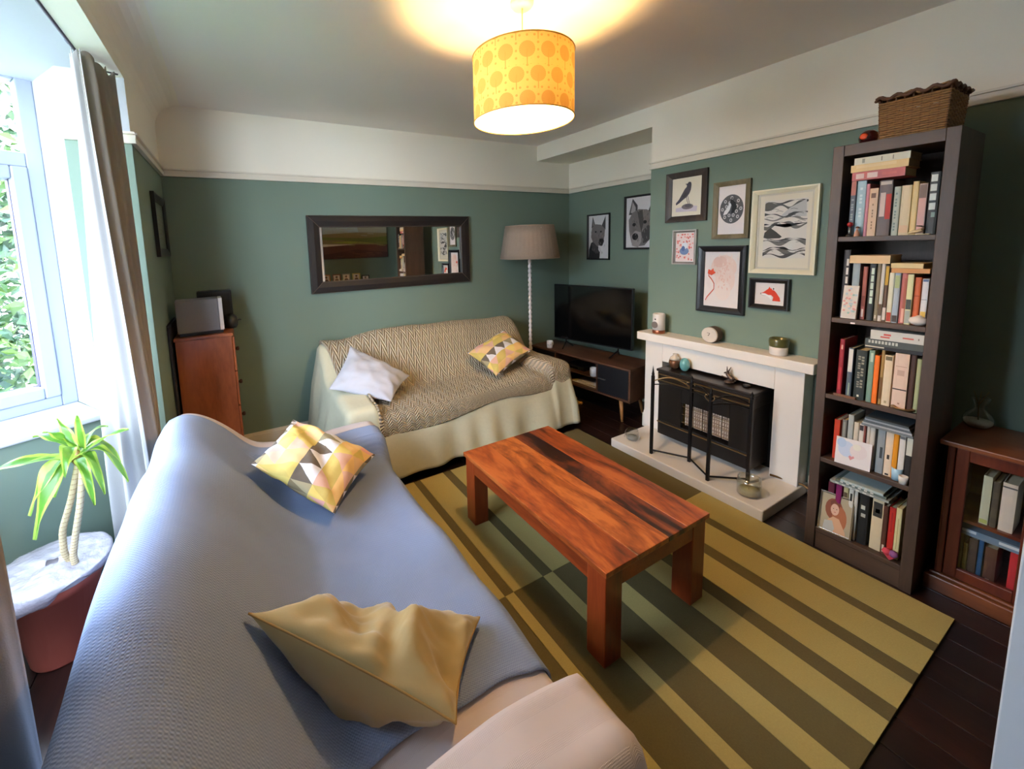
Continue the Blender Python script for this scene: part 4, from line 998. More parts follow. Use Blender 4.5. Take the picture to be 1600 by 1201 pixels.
for a in range(3): mb.tube([(0, 0, 1.545), (.25*math.cos(a*2.094+.3), .25*math.sin(a*2.094+.3), 1.75)], .002, 5)
mb.build('shade_carrier', M_lw, fl_)
M_lin = mat('taupe_linen', (150, 132, 118), .9, var=.12, scale=60, bmp=.3, bscale=240)
o = MB().grid(lambda a, c: ((.295-.055*c)*math.cos(2*PI*a)*(1+.004*math.sin(2*PI*a*40)), (.295-.055*c)*math.sin(2*PI*a)*(1+.004*math.sin(2*PI*a*40)), 1.455+.32*c), 160, 4).build('lamp_shade', M_lin, fl_, smooth=True, solid=.003)
for z, r_ in ((1.455, .295), (1.775, .24)): MB().tube([(r_*math.cos(2*PI*a/48), r_*math.sin(2*PI*a/48), z) for a in range(49)], .004, 6).build('trim_band', mat('taupe_binding', (168, 148, 130), .8), fl_, smooth=True)

# ================================================================== BOOKCASE
BY0, BY1, BX, BD = .487, .873, 2.51, .34
bc = thing('bookcase', 'tall narrow dark brown bookcase filled with books to the right of the fireplace', 'bookcase', (BX, (BY0+BY1)/2, 0))
M_bk = wood('dark_brown_veneer', (62, 46, 36), (76, 57, 46), (88, 67, 54), 'z', 8, .5)
M_bkx = wood('dark_brown_veneer_flat', (62, 46, 36), (76, 57, 46), (88, 67, 54), 'y', 8, .5)
hw = (BY1-BY0)/2
for s_ in (-1, 1): MB().box(0, BD, *sorted((s_*hw, s_*(hw-.04))), 0, 2.0).build('side_panel', M_bk, bc, bevel=.002)
MB().box(0, BD, -hw+.04, hw-.04, 1.95, 2.0).build('top_panel', M_bkx, bc, bevel=.002)
MB().box(.008, .03, -hw+.04, hw-.04, 0, .085).build('plinth', M_bkx, bc)
MB().box(BD-.008, BD-.002, -hw+.04, hw-.04, .0, 1.95).build('back_panel', M_bk, bc)
SHZ = [1.584, 1.2, .82, .489, .11]
for z in SHZ: MB().box(.004, BD-.008, -hw+.04, hw-.04, z-.022, z).build('shelf', M_bkx, bc, bevel=.0015)

M_page = mat('page_edges', (214, 200, 168), .9, var=.08, scale=200)
_bm = {}
def bmat(c):
    if c not in _bm: _bm[c] = mat('book_cloth_%02x%02x%02x' % c, c, .5, var=.05, scale=40)
    return _bm[c]
def book(label, x, ya, yb, z, h, dep, col, bands=(), group=None, lean=0):
    """upright book, spine towards -x, between ya<yb"""
    t = thing('book', label, 'book', (x, (ya+yb)/2, z), 0, group)
    if lean: t.rotation_euler = (lean, 0, 0)
    w_ = (yb-ya)/2-.0006; c = .0018
    mb = MB(); mb.box(0, dep, -w_, -w_+c, 0, h).box(0, dep, w_-c, w_, 0, h)
    mb.add([(0, -w_, 0), (-.0015, -w_*.5, 0), (-.0015, w_*.5, 0), (0, w_, 0), (.002, w_-c, 0), (.002, -w_+c, 0)]+[(0, -w_, h), (-.0015, -w_*.5, h), (-.0015, w_*.5, h), (0, w_, h), (.002, w_-c, h), (.002, -w_+c, h)],
           [(0, 5, 4, 3, 2, 1), (6, 7, 8, 9, 10, 11)]+[(i, (i+1) % 6, 6+(i+1) % 6, 6+i) for i in range(6)])
    mb.build('cover', bmat(col), t)
    MB().box(.002, dep-.004, -w_+c, w_-c, .002, h-.004).build('pages', M_page, t)
    if bands:
        mb = MB()
        for (a, b_, cc, *u) in bands:
            u0, u1 = u if u else (-.85, .85)
            mb.add([(-.0019, -w_*u1, a*h), (-.0019, -w_*u0, a*h), (-.0019, -w_*u0, b_*h), (-.0019, -w_*u1, b_*h)], [(0, 1, 2, 3)], cc)
        mb.build('spine_print', inkmat(), t, fix=False)['kind'] = 'stuff'
    return t
def flat(label, x, ya, yb, z, th, dep, col, bands=(), ang=0, pages=False, name='book', group=None):
    """book lying flat, spine (or page edge) towards -x"""
    t = thing(name, label, 'book' if name == 'book' else name, (x, (ya+yb)/2, z), ang, group); w_ = (yb-ya)/2
    mb = MB().box(0, dep, -w_, w_, 0, .0018).box(0, dep, -w_, w_, th-.0018, th)
    if not pages: mb.box(0, .002, -w_, w_, .0018, th-.0018)
    mb.build('cover', bmat(col), t); MB().box(.0025, dep-.003, -w_+.003, w_-.003, .0018, th-.0018).build('pages', M_page, t)
    if bands:
        mb = MB()
        for (a, b_, cc, *u) in bands:
            u0, u1 = u if u else (.2, .8)
            mb.add([(-.0004, w_*(1-2*a), th*u0), (-.0004, w_*(1-2*b_), th*u0), (-.0004, w_*(1-2*b_), th*u1), (-.0004, w_*(1-2*a), th*u1)], [(0, 1, 2, 3)], cc)
        mb.build('spine_print', inkmat(), t, fix=False)['kind'] = 'stuff'
    return t
def txt(a, b_, c, u0=-.5, u1=.4, n=9, gap=.35):
    """a run of lettering too small to read: short ink blocks along the spine"""
    o = []; st = (b_-a)/n
    for i in range(n):
        if i % 4 == 3: continue
        o.append((a+i*st, a+i*st+st*(1-gap), c, u0, u1))
    return o
W_, K_, CR = (226, 222, 214), (30, 28, 30), (214, 198, 164)
bx = 2.532
g1, g2, g3, g4, g5 = 'books standing on the top shelf', 'books standing on the second shelf', 'books standing on the middle shelf', 'books standing on the fourth shelf', 'books standing on the bottom shelf'
S1 = [(.787, .806, .25, (84, 92, 104), 'slate grey book at the left end of the top shelf', [(.75, 1, (186, 120, 110), -.9, .9)]+txt(.3, .7, (150, 156, 160))),
      (.756, .787, .25, (164, 190, 196), 'pale blue book on the top shelf beside the slate one', txt(.35, .9, (206, 220, 220), -.3, .3)),
      (.743, .755, .233, (204, 130, 140), 'narrow pink book on the top shelf', ()),
      (.714, .743, .211, (220, 184, 150), 'short peach book with a dark emblem on the top shelf', [(.8, .9, (130, 100, 84), -.6, .5)]+txt(.15, .7, (150, 120, 90), -.15, .15)),
      (.671, .713, .241, (96, 82, 80), 'thick grey book with red and white blocks on the top shelf', [(.3, .75, (196, 72, 66), .15, .95), (.35, .78, (214, 190, 180), -.75, .05), (.92, .98, (206, 190, 176))]),
      (.644, .664, .208, (178, 184, 168), 'pale green-grey book with faded lettering on the top shelf', txt(.1, .9, (120, 136, 130), -.5, .1, 13)),
      (.613, .644, .21, (222, 200, 158), 'wide plain cream book on the top shelf', [(.05, .2, (228, 190, 150))]),
      (.591, .609, .222, (226, 196, 134), 'tall yellow-cream book on the top shelf', ()),
      (.566, .590, .21, (196, 172, 160), 'pink and grey book near the right of the top shelf', [(.05, .72, (226, 180, 168)), (.72, .98, (130, 112, 104))]),
      (.534, .562, .252, (44, 46, 46), 'tall black book with big white lettering on the top shelf', [(.4+.15*i, .51+.15*i, (220, 224, 216), -.8, .5) for i in range(4)]+[(.28, .36, (140, 160, 150), -.2, .6)])]
for (a, b_, h, c, l, bd) in S1: book(l, bx+random.uniform(0, .012), a, b_, SHZ[0], h, .15, c, bd, g1)
zt = SHZ[0]+.252
flat('dusty red book lowest of the flat stack on the top shelf', bx, .636, .806, zt, .037, .15, (190, 92, 88), [(.08, .24, (230, 200, 190)), (.3, .5, (232, 206, 196)), (.58, .85, (206, 110, 104), .35, .65)])
flat('yellow-cream book in the middle of the flat stack on the top shelf', bx-.004, .627, .811, zt+.0375, .032, .15, (228, 194, 132), [(.1, .8, (236, 208, 156), .5, .9)])
flat('white-spined book topmost of the flat stack on the top shelf', bx, .625, .802, zt+.070, .03, .15, (214, 208, 184), [(.15, .2, (150, 150, 130)), (.5, .52, (140, 130, 110)), (.7, .72, (150, 140, 120))])
S2 = [(.793, .817, .322, (48, 42, 44), 'tall black book with white title at the left end of the second shelf', [(.12+.13*i, .22+.13*i, (206, 204, 198), -.0, .7) for i in range(6)]),
      (.755, .781, .26, (150, 164, 170), 'blue-grey book behind the floral box on the second shelf', [(.02, .5, (96, 110, 120))]),
      (.729, .745, .245, (160, 88, 76), 'red-brown book on the second shelf', [(.05, .2, (220, 200, 190), -.5, .5), (.25, .45, (120, 60, 54))]),
      (.700, .721, .258, (40, 44, 48), 'black book with pale title panel on the second shelf', [(.3+.13*i, .41+.13*i, (206, 222, 208), -.4, .6) for i in range(5)]),
      (.686, .700, .26, (150, 132, 104), 'narrow tan book on the second shelf', [(.04, .1, (220, 210, 190), -.3, .3)]),
      (.672, .685, .26, (208, 202, 192), 'narrow off-white book on the second shelf', [(.1, .3, (96, 80, 64))]),
      (.659, .672, .254, (90, 66, 50), 'brown book with a yellow upper spine on the second shelf', [(.65, .98, (206, 168, 70)), (.03, .25, (220, 210, 200))]),
      (.641, .658, .221, (222, 216, 188), 'cream book with a red foot on the second shelf', [(0.02, .2, (180, 70, 56))]),
      (.621, .640, .221, (170, 182, 196), 'green and blue-grey book on the second shelf', [(.7, .95, (176, 190, 140)), (.02, .15, (80, 70, 70))]),
      (.602, .620, .22, (192, 110, 104), 'dusty pink-red book on the second shelf', [(.02, .3, (228, 180, 168), -.2, .8), (.3, .9, (170, 98, 84), 0, .8)]),
      (.581, .600, .217, (226, 222, 168), 'pale yellow book with a grey lower half on the second shelf', [(.02, .28, (168, 176, 170)), (.3, .5, (84, 92, 90))]),
      (.561, .580, .204, (212, 104, 56), 'orange book on the second shelf', [(.6, .62, (170, 70, 40))]),
      (.539, .558, .199, (224, 222, 226), 'white book with a yellow foot at the right end of the second shelf', [(.02, .3, (226, 190, 100)), (.94, .99, (90, 110, 150)), (.55, .56, (120, 120, 130))])]
for (a, b_, h, c, l, bd) in S2: book(l, bx+.01+random.uniform(0, .012), a, b_, SHZ[1], h, .14, c, bd, g2)
flat('pale tan book lying on top of the left books of the second shelf', bx, .656, .79, SHZ[1]+.261, .036, .15, (228, 190, 136))
flat('orange-edged book lying low on the right of the second shelf', bx+.004, .537, .650, SHZ[1]+.222, .02, .14, (216, 150, 80), ang=.03)
flat('cream paperback lying topmost on the right of the second shelf', bx, .556, .652, SHZ[1]+.243, .021, .14, (228, 200, 140))
t = thing('floral_box', 'slim floral patterned box leaning in front of the second shelf books', 'box', (2.528, .777, SHZ[1]+.001)); t.rotation_euler = (0, .12, 0)
MB().box(-.008, .008, -.027, .027, 0, .155).build('body', mat('floral_card', (206, 200, 192), .6, var=.1, scale=50), t, bevel=.001)
P = []
for i in range(34): P.append((ell(random.uniform(.1, .9), random.uniform(.05, .95), .1, .035, 6), random.choice([(206, 150, 146), (150, 184, 176), (226, 190, 180), (170, 190, 200)])))
mbp = MB()
for i, (pp, cc) in enumerate(P): mbp.add([(-.0083-.00004*i, .026-.052*q[0], .155*q[1]) for q in pp], [tuple(range(len(pp)))], cc)
mbp.build('print', inkmat(), t, fix=False)
lathe_thing('ceramic_dish', 'white lidded ceramic dish at the right end of the second shelf', 'dish', (2.545, .556, SHZ[1]+.001), [(0, 0), (.012, .0), (.02, .004), (.029, .012), (.03, .022), (.026, .026), (.028, .031), (.012, .036), (.006, .042), (0, .043)], M_wcer)
S3 = [(.784, .802, .277, (150, 34, 46), 'tall crimson book with a round emblem at the left of the middle shelf', [(.82, .9, (220, 170, 160), -.4, .4), (.1, .5, (190, 60, 66), -.5, .5)]),
      (.748, .767, .241, (84, 96, 112), 'book with a white upper spine on the middle shelf', [(.52, .98, (222, 218, 212)), (.05, .3, (150, 170, 150), -.2, .4)]),
      (.702, .739, .238, (44, 52, 50), 'thick black book with grey lettering on the middle shelf', txt(.25, .9, (140, 138, 124), -.55, -.05, 14)+txt(.25, .9, (150, 148, 130), .1, .6, 11)+[(.06, .1, (210, 210, 190), -.3, .1)]),
      (.677, .696, .245, (120, 150, 136), 'sage green book on the middle shelf', [(.78, .95, (190, 204, 186), -.4, .6)]),
      (.659, .676, .225, (244, 120, 30), 'bright orange book on the middle shelf', ()),
      (.646, .657, .252, (176, 140, 84), 'narrow tan book beside the orange one on the middle shelf', [(.1, .5, (120, 84, 50))]),
      (.618, .645, .233, (228, 208, 176), 'cream book on the middle shelf', [(.9, .98, (110, 100, 80), -.8, .8), (.05, .1, (180, 160, 120), -.3, .3)]),
      (.568, .613, .25, (226, 196, 176), 'thick pinkish-white book with a thin dark band on the middle shelf', [(.34, .36, (40, 30, 30), -1, 1), (.6, .7, (200, 166, 148), -.5, .5), (.76, .77, (190, 150, 130), -.8, .8), (.08, .11, (170, 130, 110), -.1, .2)]),
      (.549, .566, .25, (74, 46, 36), 'dark brown book on the middle shelf', ()),
      (.531, .545, .238, (164, 170, 130), 'pale olive book at the right end of the middle shelf', ())]
for (a, b_, h, c, l, bd) in S3: book(l, bx+random.uniform(0, .012), a, b_, SHZ[2], h, .15, c, bd, g3)
zt = SHZ[2]+.254
flat('thin black book lowest of the flat stack on the middle shelf', bx, .532, .712, zt, .014, .15, (36, 34, 36), [(.0, .35, (214, 206, 186), .5, .9)])
flat('dark grey book with silver title in the flat stack of the middle shelf', bx+.004, .532, .714, zt+.0145, .03, .15, (74, 80, 78), [(.06+.06*i, .1+.06*i, (190, 192, 184), .35, .8) for i in range(9)])
flat('thick white book with red lettering topmost on the middle shelf', bx, .532, .697, zt+.045, .042, .15, (206, 204, 198), [(.2, .38, (204, 92, 84), .25, .4), (.26, .4, (204, 92, 84), .5, .7), (.62, .82, (204, 104, 96), .4, .55), (.9, .92, (120, 110, 104), .4, .6)])
t = thing('brass_dish', 'small brass leaf-shaped dish at the right end of the middle shelf', 'dish', (2.53, .572, SHZ[2]+.001))
MB().lathe([(0, 0), (.02, 0), (.034, .01), (.036, .014), (.03, .012), (.018, .004), (0, .004)], 20, wob=lambda a, h: 1+.12*math.cos(3*a)).build('bowl', M_gold, t, smooth=True)
t = thing('incense_tray', 'narrow brown wooden tray at the left of the middle shelf', 'tray', (2.522, .765, SHZ[2]+.001))
MB().box(-.008, .008, -.04, .04, 0, .006).box(-.008, -.005, -.04, .04, .006, .012).build('tray', M_wd, t, bevel=.001)
S4 = [(.781, .803, .201, (198, 62, 36), 'orange-red book at the left end of the fourth shelf', ()),
      (.755, .772, .212, (120, 116, 110), 'mid-grey book on the fourth shelf', [(.6, .95, (150, 150, 140), -.4, .4)]),
      (.733, .753, .243, (168, 172, 168), 'tall light grey book on the fourth shelf', ()),
      (.712, .729, .215, (214, 200, 178), 'cream book behind the card on the fourth shelf', ()),
      (.694, .711, .213, (224, 212, 198), 'white book behind the card on the fourth shelf', [(.85, .97, (60, 50, 50), -.8, .8)]),
      (.686, .693, .213, (150, 80, 70), 'very thin red-brown book on the fourth shelf', ()),
      (.674, .685, .212, (222, 206, 190), 'thin ivory book on the fourth shelf', ()),
      (.655, .673, .21, (204, 196, 184), 'pale stone book on the fourth shelf', ()),
      (.622, .648, .213, (146, 152, 156), 'blue-grey book right of the card on the fourth shelf', [(.35, .6, (60, 66, 70), -.1, .6)]),
      (.595, .620, .213, (228, 206, 180), 'cream book with a small black logo on the fourth shelf', [(.38, .48, (60, 50, 44), -.35, .35), (.02, .06, (30, 28, 28), -.5, .5)]),
      (.577, .594, .214, (230, 150, 30), 'yellow-orange book on the fourth shelf', ()),
      (.556, .576, .216, (222, 214, 204), 'white book beside the yellow-orange one on the fourth shelf', [(.9, .96, (120, 116, 110))]),
      (.533, .555, .212, (40, 36, 34), 'black book with a white top at the right end of the fourth shelf', [(.6, .98, (208, 206, 190))])]
for (a, b_, h, c, l, bd) in S4: book(l, bx+.012+random.uniform(0, .01), a, b_, SHZ[3], h, .14, c, bd, g4)
zt = SHZ[3]+.2165
for i, (c, l) in enumerate([((120, 124, 126), 'grey magazine lowest of the flat pile on the fourth shelf'), ((176, 176, 176), 'pale grey magazine second from the bottom of the fourth shelf pile'), ((84, 92, 100), 'slate magazine in the middle of the fourth shelf pile'), ((150, 156, 160), 'blue-grey magazine near the top of the fourth shelf pile'), ((66, 74, 80), 'dark magazine topmost of the fourth shelf pile')]):
    flat(l, bx-.004+.003*(i % 2), .533+.004*i, .70-.003*i, zt+.0092*i, .0088, .16, c, name='magazine', ang=.02*(i % 3-1))
t = thing('greeting_card', 'white card with a pastel print leaning on the fourth shelf books', 'card', (2.519, .718, SHZ[3]+.001)); t.rotation_euler = (0, .09, .12)
MB().box(0, .002, -.062, .062, 0, .13).build('card', M_paper, t)
mbp = MB()
for i, (pp, cc) in enumerate([(ell(.3, .6, .25, .3, 14), (206, 214, 232)), (ell(.15, .8, .14, .18, 12), (190, 206, 228)), (ell(.65, .6, .25, .28, 14), (236, 220, 216)), ([(.44, .22), (.38, .34), (.42, .4), (.47, .36), (.52, .4), (.56, .34)], (226, 150, 150)), (ell(.6, .75, .12, .12, 10), (238, 230, 214))]):
    mbp.add([(-.0003-.0001*i, .06-.12*q[0], .13*q[1]) for q in pp], [tuple(range(len(pp)))], cc)
mbp.build('print', inkmat(), t, fix=False)
t = lathe_thing('tealight_cup', 'pale blue candle cup at the right end of the fourth shelf', 'candle cup', (2.545, .574, SHZ[3]+.001), [(0, 0), (.016, 0), (.0175, .03), (.018, .055), (.016, .055), (.015, .01), (0, .01)], mat('ice_blue_glass', (170, 206, 226), .2, coat=.5))
t = lathe_thing('tealight_cup', 'small white cup in front of the pale blue one on the fourth shelf', 'candle cup', (2.524, .548, SHZ[3]+.001), [(0, 0), (.013, 0), (.015, .02), (.0155, .036), (.0135, .036), (.012, .01), (0, .01)], M_wcer)
S5 = [(.781, .806, .25, (84, 24, 48), 'dark magenta book at the left end of the bottom shelf', ()),
      (.752, .774, .262, (130, 30, 90), 'purple-pink book on the bottom shelf', ()),
      (.731, .748, .25, (206, 190, 140), 'pale straw book behind the portrait on the bottom shelf', [(.8, .9, (90, 70, 50))]),
      (.709, .726, .258, (214, 208, 196), 'off-white book with black print behind the portrait', [(.75, .9, (40, 38, 36), -.5, .5)]),
      (.693, .706, .255, (198, 194, 184), 'grey-white book right of the portrait on the bottom shelf', ()),
      (.653, .686, .253, (30, 30, 30), 'black stand-in for the dark gap with white patches on the bottom shelf', [(.7, .78, (190, 190, 180), -.6, .3), (.55, .62, (170, 170, 160), -.5, .5)]),  # gap between books: its darkness painted onto a book shape
      (.604, .643, .25, (214, 194, 158), 'cream and black book on the bottom shelf', [(.66, .95, (50, 46, 40), -.8, .8), (.74, .82, (200, 190, 160), -.4, .4)]),
      (.587, .602, .238, (84, 48, 34), 'brown book on the bottom shelf', [(.05, .2, (210, 200, 180), -.5, .5)]),
      (.565, .586, .24, (196, 44, 34), 'red book on the bottom shelf', [(.5, .9, (170, 34, 30), -.3, .3)]),
      (.545, .564, .25, (212, 200, 148), 'pale yellow book at the right end of the bottom shelf', [(.2, .8, (170, 150, 100), -.1, .1)])]
for (a, b_, h, c, l, bd) in S5: book(l, bx+.012+random.uniform(0, .01), a, b_, SHZ[4], h, .14, c, bd, g5)
zt = SHZ[4]+.264
for i, (c, l) in enumerate([((150, 154, 150), 'grey magazine lying lowest over the bottom shelf books'), ((96, 110, 104), 'grey-green magazine in the flat pile over the bottom shelf books'), ((176, 190, 188), 'pale grey magazine topmost over the bottom shelf books')]):
    flat(l, bx-.006+.004*(i % 2), .585+.01*i, .795-.02*i, zt+.0112*i, .0108, .17, c, [(.1+.12*q, .16+.12*q, (206, 206, 196)) for q in range(6)], name='magazine', ang=.015*(i-1))
t = thing('portrait_frame', 'silver framed photo of a person with auburn hair at the front of the bottom shelf', 'photo frame', (2.517, .762, SHZ[4]+.001)); t.rotation_euler = (0, .14, .10)
MB().box(0, .008, -.064, -.056, 0, .2).box(0, .008, .056, .064, 0, .2).box(0, .008, -.056, .056, 0, .008).box(0, .008, -.056, .056, .192, .2).build('frame', mat('polished_silver', (206, 196, 180), .2, .9), t, bevel=.001)
MB().box(.004, .007, -.056, .056, .008, .192).build('sheet', M_paper, t)
mbp = MB()
for i, (pp, cc) in enumerate([([(0, 0), (1, 0), (1, 1), (0, 1)], (176, 160, 130)), (ell(.42, .62, .3, .3, 16), (140, 78, 52)), (ell(.62, .4, .25, .35, 16), (176, 104, 66)), (ell(.45, .62, .14, .16, 16), (222, 176, 148)), ([(.2, 0), (.25, .3), (.42, .42), (.62, .4), (.85, .1), (.88, 0)], (216, 168, 130)), ([(.1, 0), (.14, .25), (.4, .3), (.5, .1), (.45, 0)], (190, 186, 176)), ([(.3, .7), (.4, .8), (.55, .78), (.6, .68), (.62, .84), (.42, .9), (.28, .82)], (120, 62, 42)), (ell(.4, .64, .02, .012, 6), (60, 40, 34)), (ell(.51, .64, .02, .012, 6), (60, 40, 34)), (ell(.46, .55, .035, .01, 8), (190, 90, 84))]):
    mbp.add([(.0038-.0001*i, .055-.11*q[0], .009+.182*q[1]) for q in pp], [tuple(range(len(pp)))], cc)
mbp.build('print', inkmat(), t, fix=False)
t = thing('heart_ornament', 'small pink and purple stuffed heart ornament at the front right of the bottom shelf', 'ornament', (2.512, .562, SHZ[4]+.001))
for s_, c in ((-1, (140, 84, 140)), (1, (206, 66, 84))):
    MB().lathe([(0, -.016), (.01, -.012), (.017, 0), (.012, .012), (0, .016)], 14, (0, s_*.011, .04)).build('lobe', mat('felt_%d' % s_, c, .9), t, smooth=True)
MB().add([(-.008, -.024, .034), (-.008, .024, .034), (-.006, 0, .004), (.008, -.024, .034), (.008, .024, .034), (.006, 0, .004)], [(0, 1, 2), (3, 5, 4), (0, 3, 4, 1), (1, 4, 5, 2), (2, 5, 3, 0)]).build('point', MATS['felt_1'], t, bevel=.004)
# small figures on the top shelf
t = thing('bead_figure', 'tiny figure with a red ball head at the left front of the top shelf', 'figurine', (2.522, .796, SHZ[0]+.001))
MB().tube([(0, 0, 0), (0, 0, .045)], .005, 8, r1=.003).build('body', mat('bright_metal', (170, 170, 160), .25, .9), t, smooth=True)
MB().lathe([(0, -.0115), (.008, -.008), (.0115, 0), (.008, .008), (0, .0115)], 14, (0, 0, .055)).build('head', mat('cherry_red', (170, 36, 40), .25), t, smooth=True)
MB().lathe([(0, 0), (.012, 0), (.012, .004), (.006, .012), (0, .014)], 12).build('base', mat('dark_base', (50, 40, 36), .5), t, smooth=True)
t = thing('fairy_figure', 'tiny peach-coloured figurine with brown hair beside the red-headed one', 'figurine', (2.521, .770, SHZ[0]+.001))
MB().lathe([(.0, 0), (.011, 0), (.008, .016), (.005, .026), (.003, .03), (0, .031)], 12).build('dress', mat('peach_dress', (222, 160, 130), .6), t, smooth=True)
MB().lathe([(0, -.006), (.006, 0), (0, .006)], 10, (0, 0, .036)).build('head', mat('skin_tone', (226, 180, 150), .6), t, smooth=True)
MB().lathe([(0, -.002), (.0075, .0), (.006, .006), (0, .009)], 10, (.002, 0, .036)).build('hair', mat('brown_hair', (96, 54, 30), .7), t, smooth=True)
t = thing('dragon_figure', 'small cream and bronze lizard figurine at the right front of the top shelf', 'figurine', (2.521, .577, SHZ[0]+.001))
MB().tube([(0, .03, .004), (0, .018, .012), (0, .004, .014), (0, -.008, .02)], .006, 8, r1=.007).build('body', mat('cream_resin', (214, 186, 140), .5), t, smooth=True)
MB().tube([(0, -.008, .02), (0, -.014, .028), (0, -.006, .034), (0, .008, .036)], .006, 8, r1=.002).build('head', M_bz, t, smooth=True)
MB().box(-.01, .01, -.032, .034, 0, .003).build('base', mat('pale_base', (220, 200, 150), .6), t)
t = thing('price_label', 'small white label stuck under the edge of the second shelf', 'label', (2.5125, .755, SHZ[1]-.017))
MB().box(-.0012, -.0002, -.008, .008, -.0035, .004).build('label', M_paper, t)

# basket on top
bk_ = thing('wicker_basket', 'rectangular brown wicker basket with a wavy lid on top of the bookcase', 'basket', (2.66, .635, 2.001))
M_wick = mat('brown_wicker', (150, 110, 66), .7, var=.35, scale=90, bmp=.4, bscale=150); M_wickd = mat('dark_wicker', (96, 62, 40), .7, var=.3, scale=70)
bw, bd_, bh = .102, .12, .165
def per(a, gr):
    """rounded rectangle perimeter"""
    L = 2*(2*bw+2*bd_)*1.0; s_ = (a % 1)*4
    e_ = int(s_); f_ = s_-e_
    c = [(-bd_*gr, bw*gr), (-bd_*gr, -bw*gr), (bd_*gr, -bw*gr), (bd_*gr, bw*gr)]
    p, q = c[e_], c[(e_+1) % 4]
    nx, ny = [(-1, 0), (0, -1), (1, 0), (0, 1)][e_]
    return p[0]+(q[0]-p[0])*f_, p[1]+(q[1]-p[1])*f_, nx, ny, s_
nr = 17
for r0 in range(nr):
    pts = []
    for i in range(129):
        x, y, nx, ny, s_ = per(i/128, .93+.07*r0/nr); wv = .0028*math.sin(s_*PI*8+PI*(r0 % 2))
        pts.append((x+nx*wv, y+ny*wv, .006+(bh-.012)*r0/nr))
    MB().tube(pts, .0046, 5).build('weaver', M_wick, bk_, smooth=True, fix=False)
for i in range(32):
    x0, y0, nx, ny, s_ = per(i/32, .93); x1, y1, *_ = per(i/32, 1.0)
    MB().tube([(x0, y0, .0), (x1, y1, bh)], .003, 5).build('stake', M_wickd, bk_)
MB().box(-bd_*.92, bd_*.92, -bw*.92, bw*.92, .0, .005).build('bottom', M_wickd, bk_)
def lid(a, c):
    x, y = -bd_*1.06+2.12*bd_*a, -bw*1.06+2.12*bw*c
    return (x, y, bh+.006+.006*math.sin(a*26)*math.sin(c*26)+.018*math.sin(PI*a)*.4+.006*math.sin(c*14))
MB().grid(lid, 40, 40).build('lid', M_wick, bk_, smooth=True, solid=.006)
for k in range(4):
    pts = []
    for i in range(25):
        x, y, nx, ny, s_ = per((k+i/24.001)/4, 1.08); pts.append((x, y, bh+.006+.007*math.sin(i*1.1+k)))
    MB().tube(pts, .007, 6).build('rim_braid', M_wickd, bk_, smooth=True)
t = thing('candle_lantern', 'small round dark red lantern with an orange face on top of the bookcase', 'lantern', (2.60, .782, 2.001))
MB().lathe([(0, 0), (.02, 0), (.03, .012), (.034, .03), (.03, .048), (.018, .06), (0, .063)], 20).build('body', mat('dark_red_glass', (60, 14, 14), .2, coat=.5), t, smooth=True)
MB().lathe([(.0, -.004), (.01, -.003), (.015, 0), (0, .004)], 18, (-.031, .006, .033), 'x').build('face', mat('orange_glass', (240, 84, 36), .4), t, smooth=True)  # plain orange disc on the dark red body

# ================================================================== GLASS-FRONTED CABINET
CX, CT, CY1, CY0 = 2.66, .70, .455, -.03
M_mah = wood('mahogany', (70, 26, 16), (100, 42, 26), (122, 56, 34), 'z', 6, .32, coat=.25)
M_mahx = wood('mahogany_top', (84, 40, 20), (116, 62, 34), (136, 78, 44), 'y', 6, .32, coat=.25)
gc = thing('glass_cabinet', 'low mahogany cabinet with glazed doors full of books beside the bookcase', 'cabinet', (CX, 0, 0))
MB().box(-.025, .35, CY0-.02, CY1+.022, CT-.022, CT).build('top', M_mahx, gc, bevel=.005)
MB().box(-.03, .35, CY0-.02, CY1+.025, 0, .07).box(-.018, .35, CY0-.01, CY1+.012, .07, .085).build('plinth', M_mahx, gc, bevel=.006)
MB().box(0, .35, CY1-.022, CY1, .085, CT-.022).build('side_panel', M_mah, gc); MB().box(0, .35, CY0, CY0+.022, .085, CT-.022).build('side_panel', M_mah, gc)
MB().box(.34, .35, CY0+.022, CY1-.022, .085, CT-.022).build('back_panel', M_mah, gc)
MB().box(.025, .34, CY0+.022, CY1-.022, .085, .1).build('bottom', M_mah, gc); MB().box(.03, .34, CY0+.022, CY1-.022, .34, .353).build('shelf', M_mah, gc)
MB().box(-.008, 0, CY1-.022, CY1-.004, .085, CT-.022).build('reeded_stile', M_mah, gc, bevel=.003)
for (a, b_) in ((CY1-.025, .2095), (.2065, CY0+.003)):
    d_ = MB().box(-.006, .016, a-.036, a, .088, CT-.025).box(-.006, .016, b_, b_+.036, .088, CT-.025).box(-.006, .016, b_+.036, a-.036, .088, .135).box(-.006, .016, b_+.036, a-.036, CT-.075, CT-.025).build('door', M_mah, gc, bevel=.003)
    MB().box(.004, .007, b_+.034, a-.034, .133, CT-.073).build('pane', M_glass, d_)
    MB().lathe([(.004, 0), (.009, .008), (.007, .016), (0, .018)], 12, (-.024, (b_+.018) if a > .3 else a-.018, .4), 'x').build('knob', MATS['brass'], d_)
gcb = 'books behind the cabinet glass'
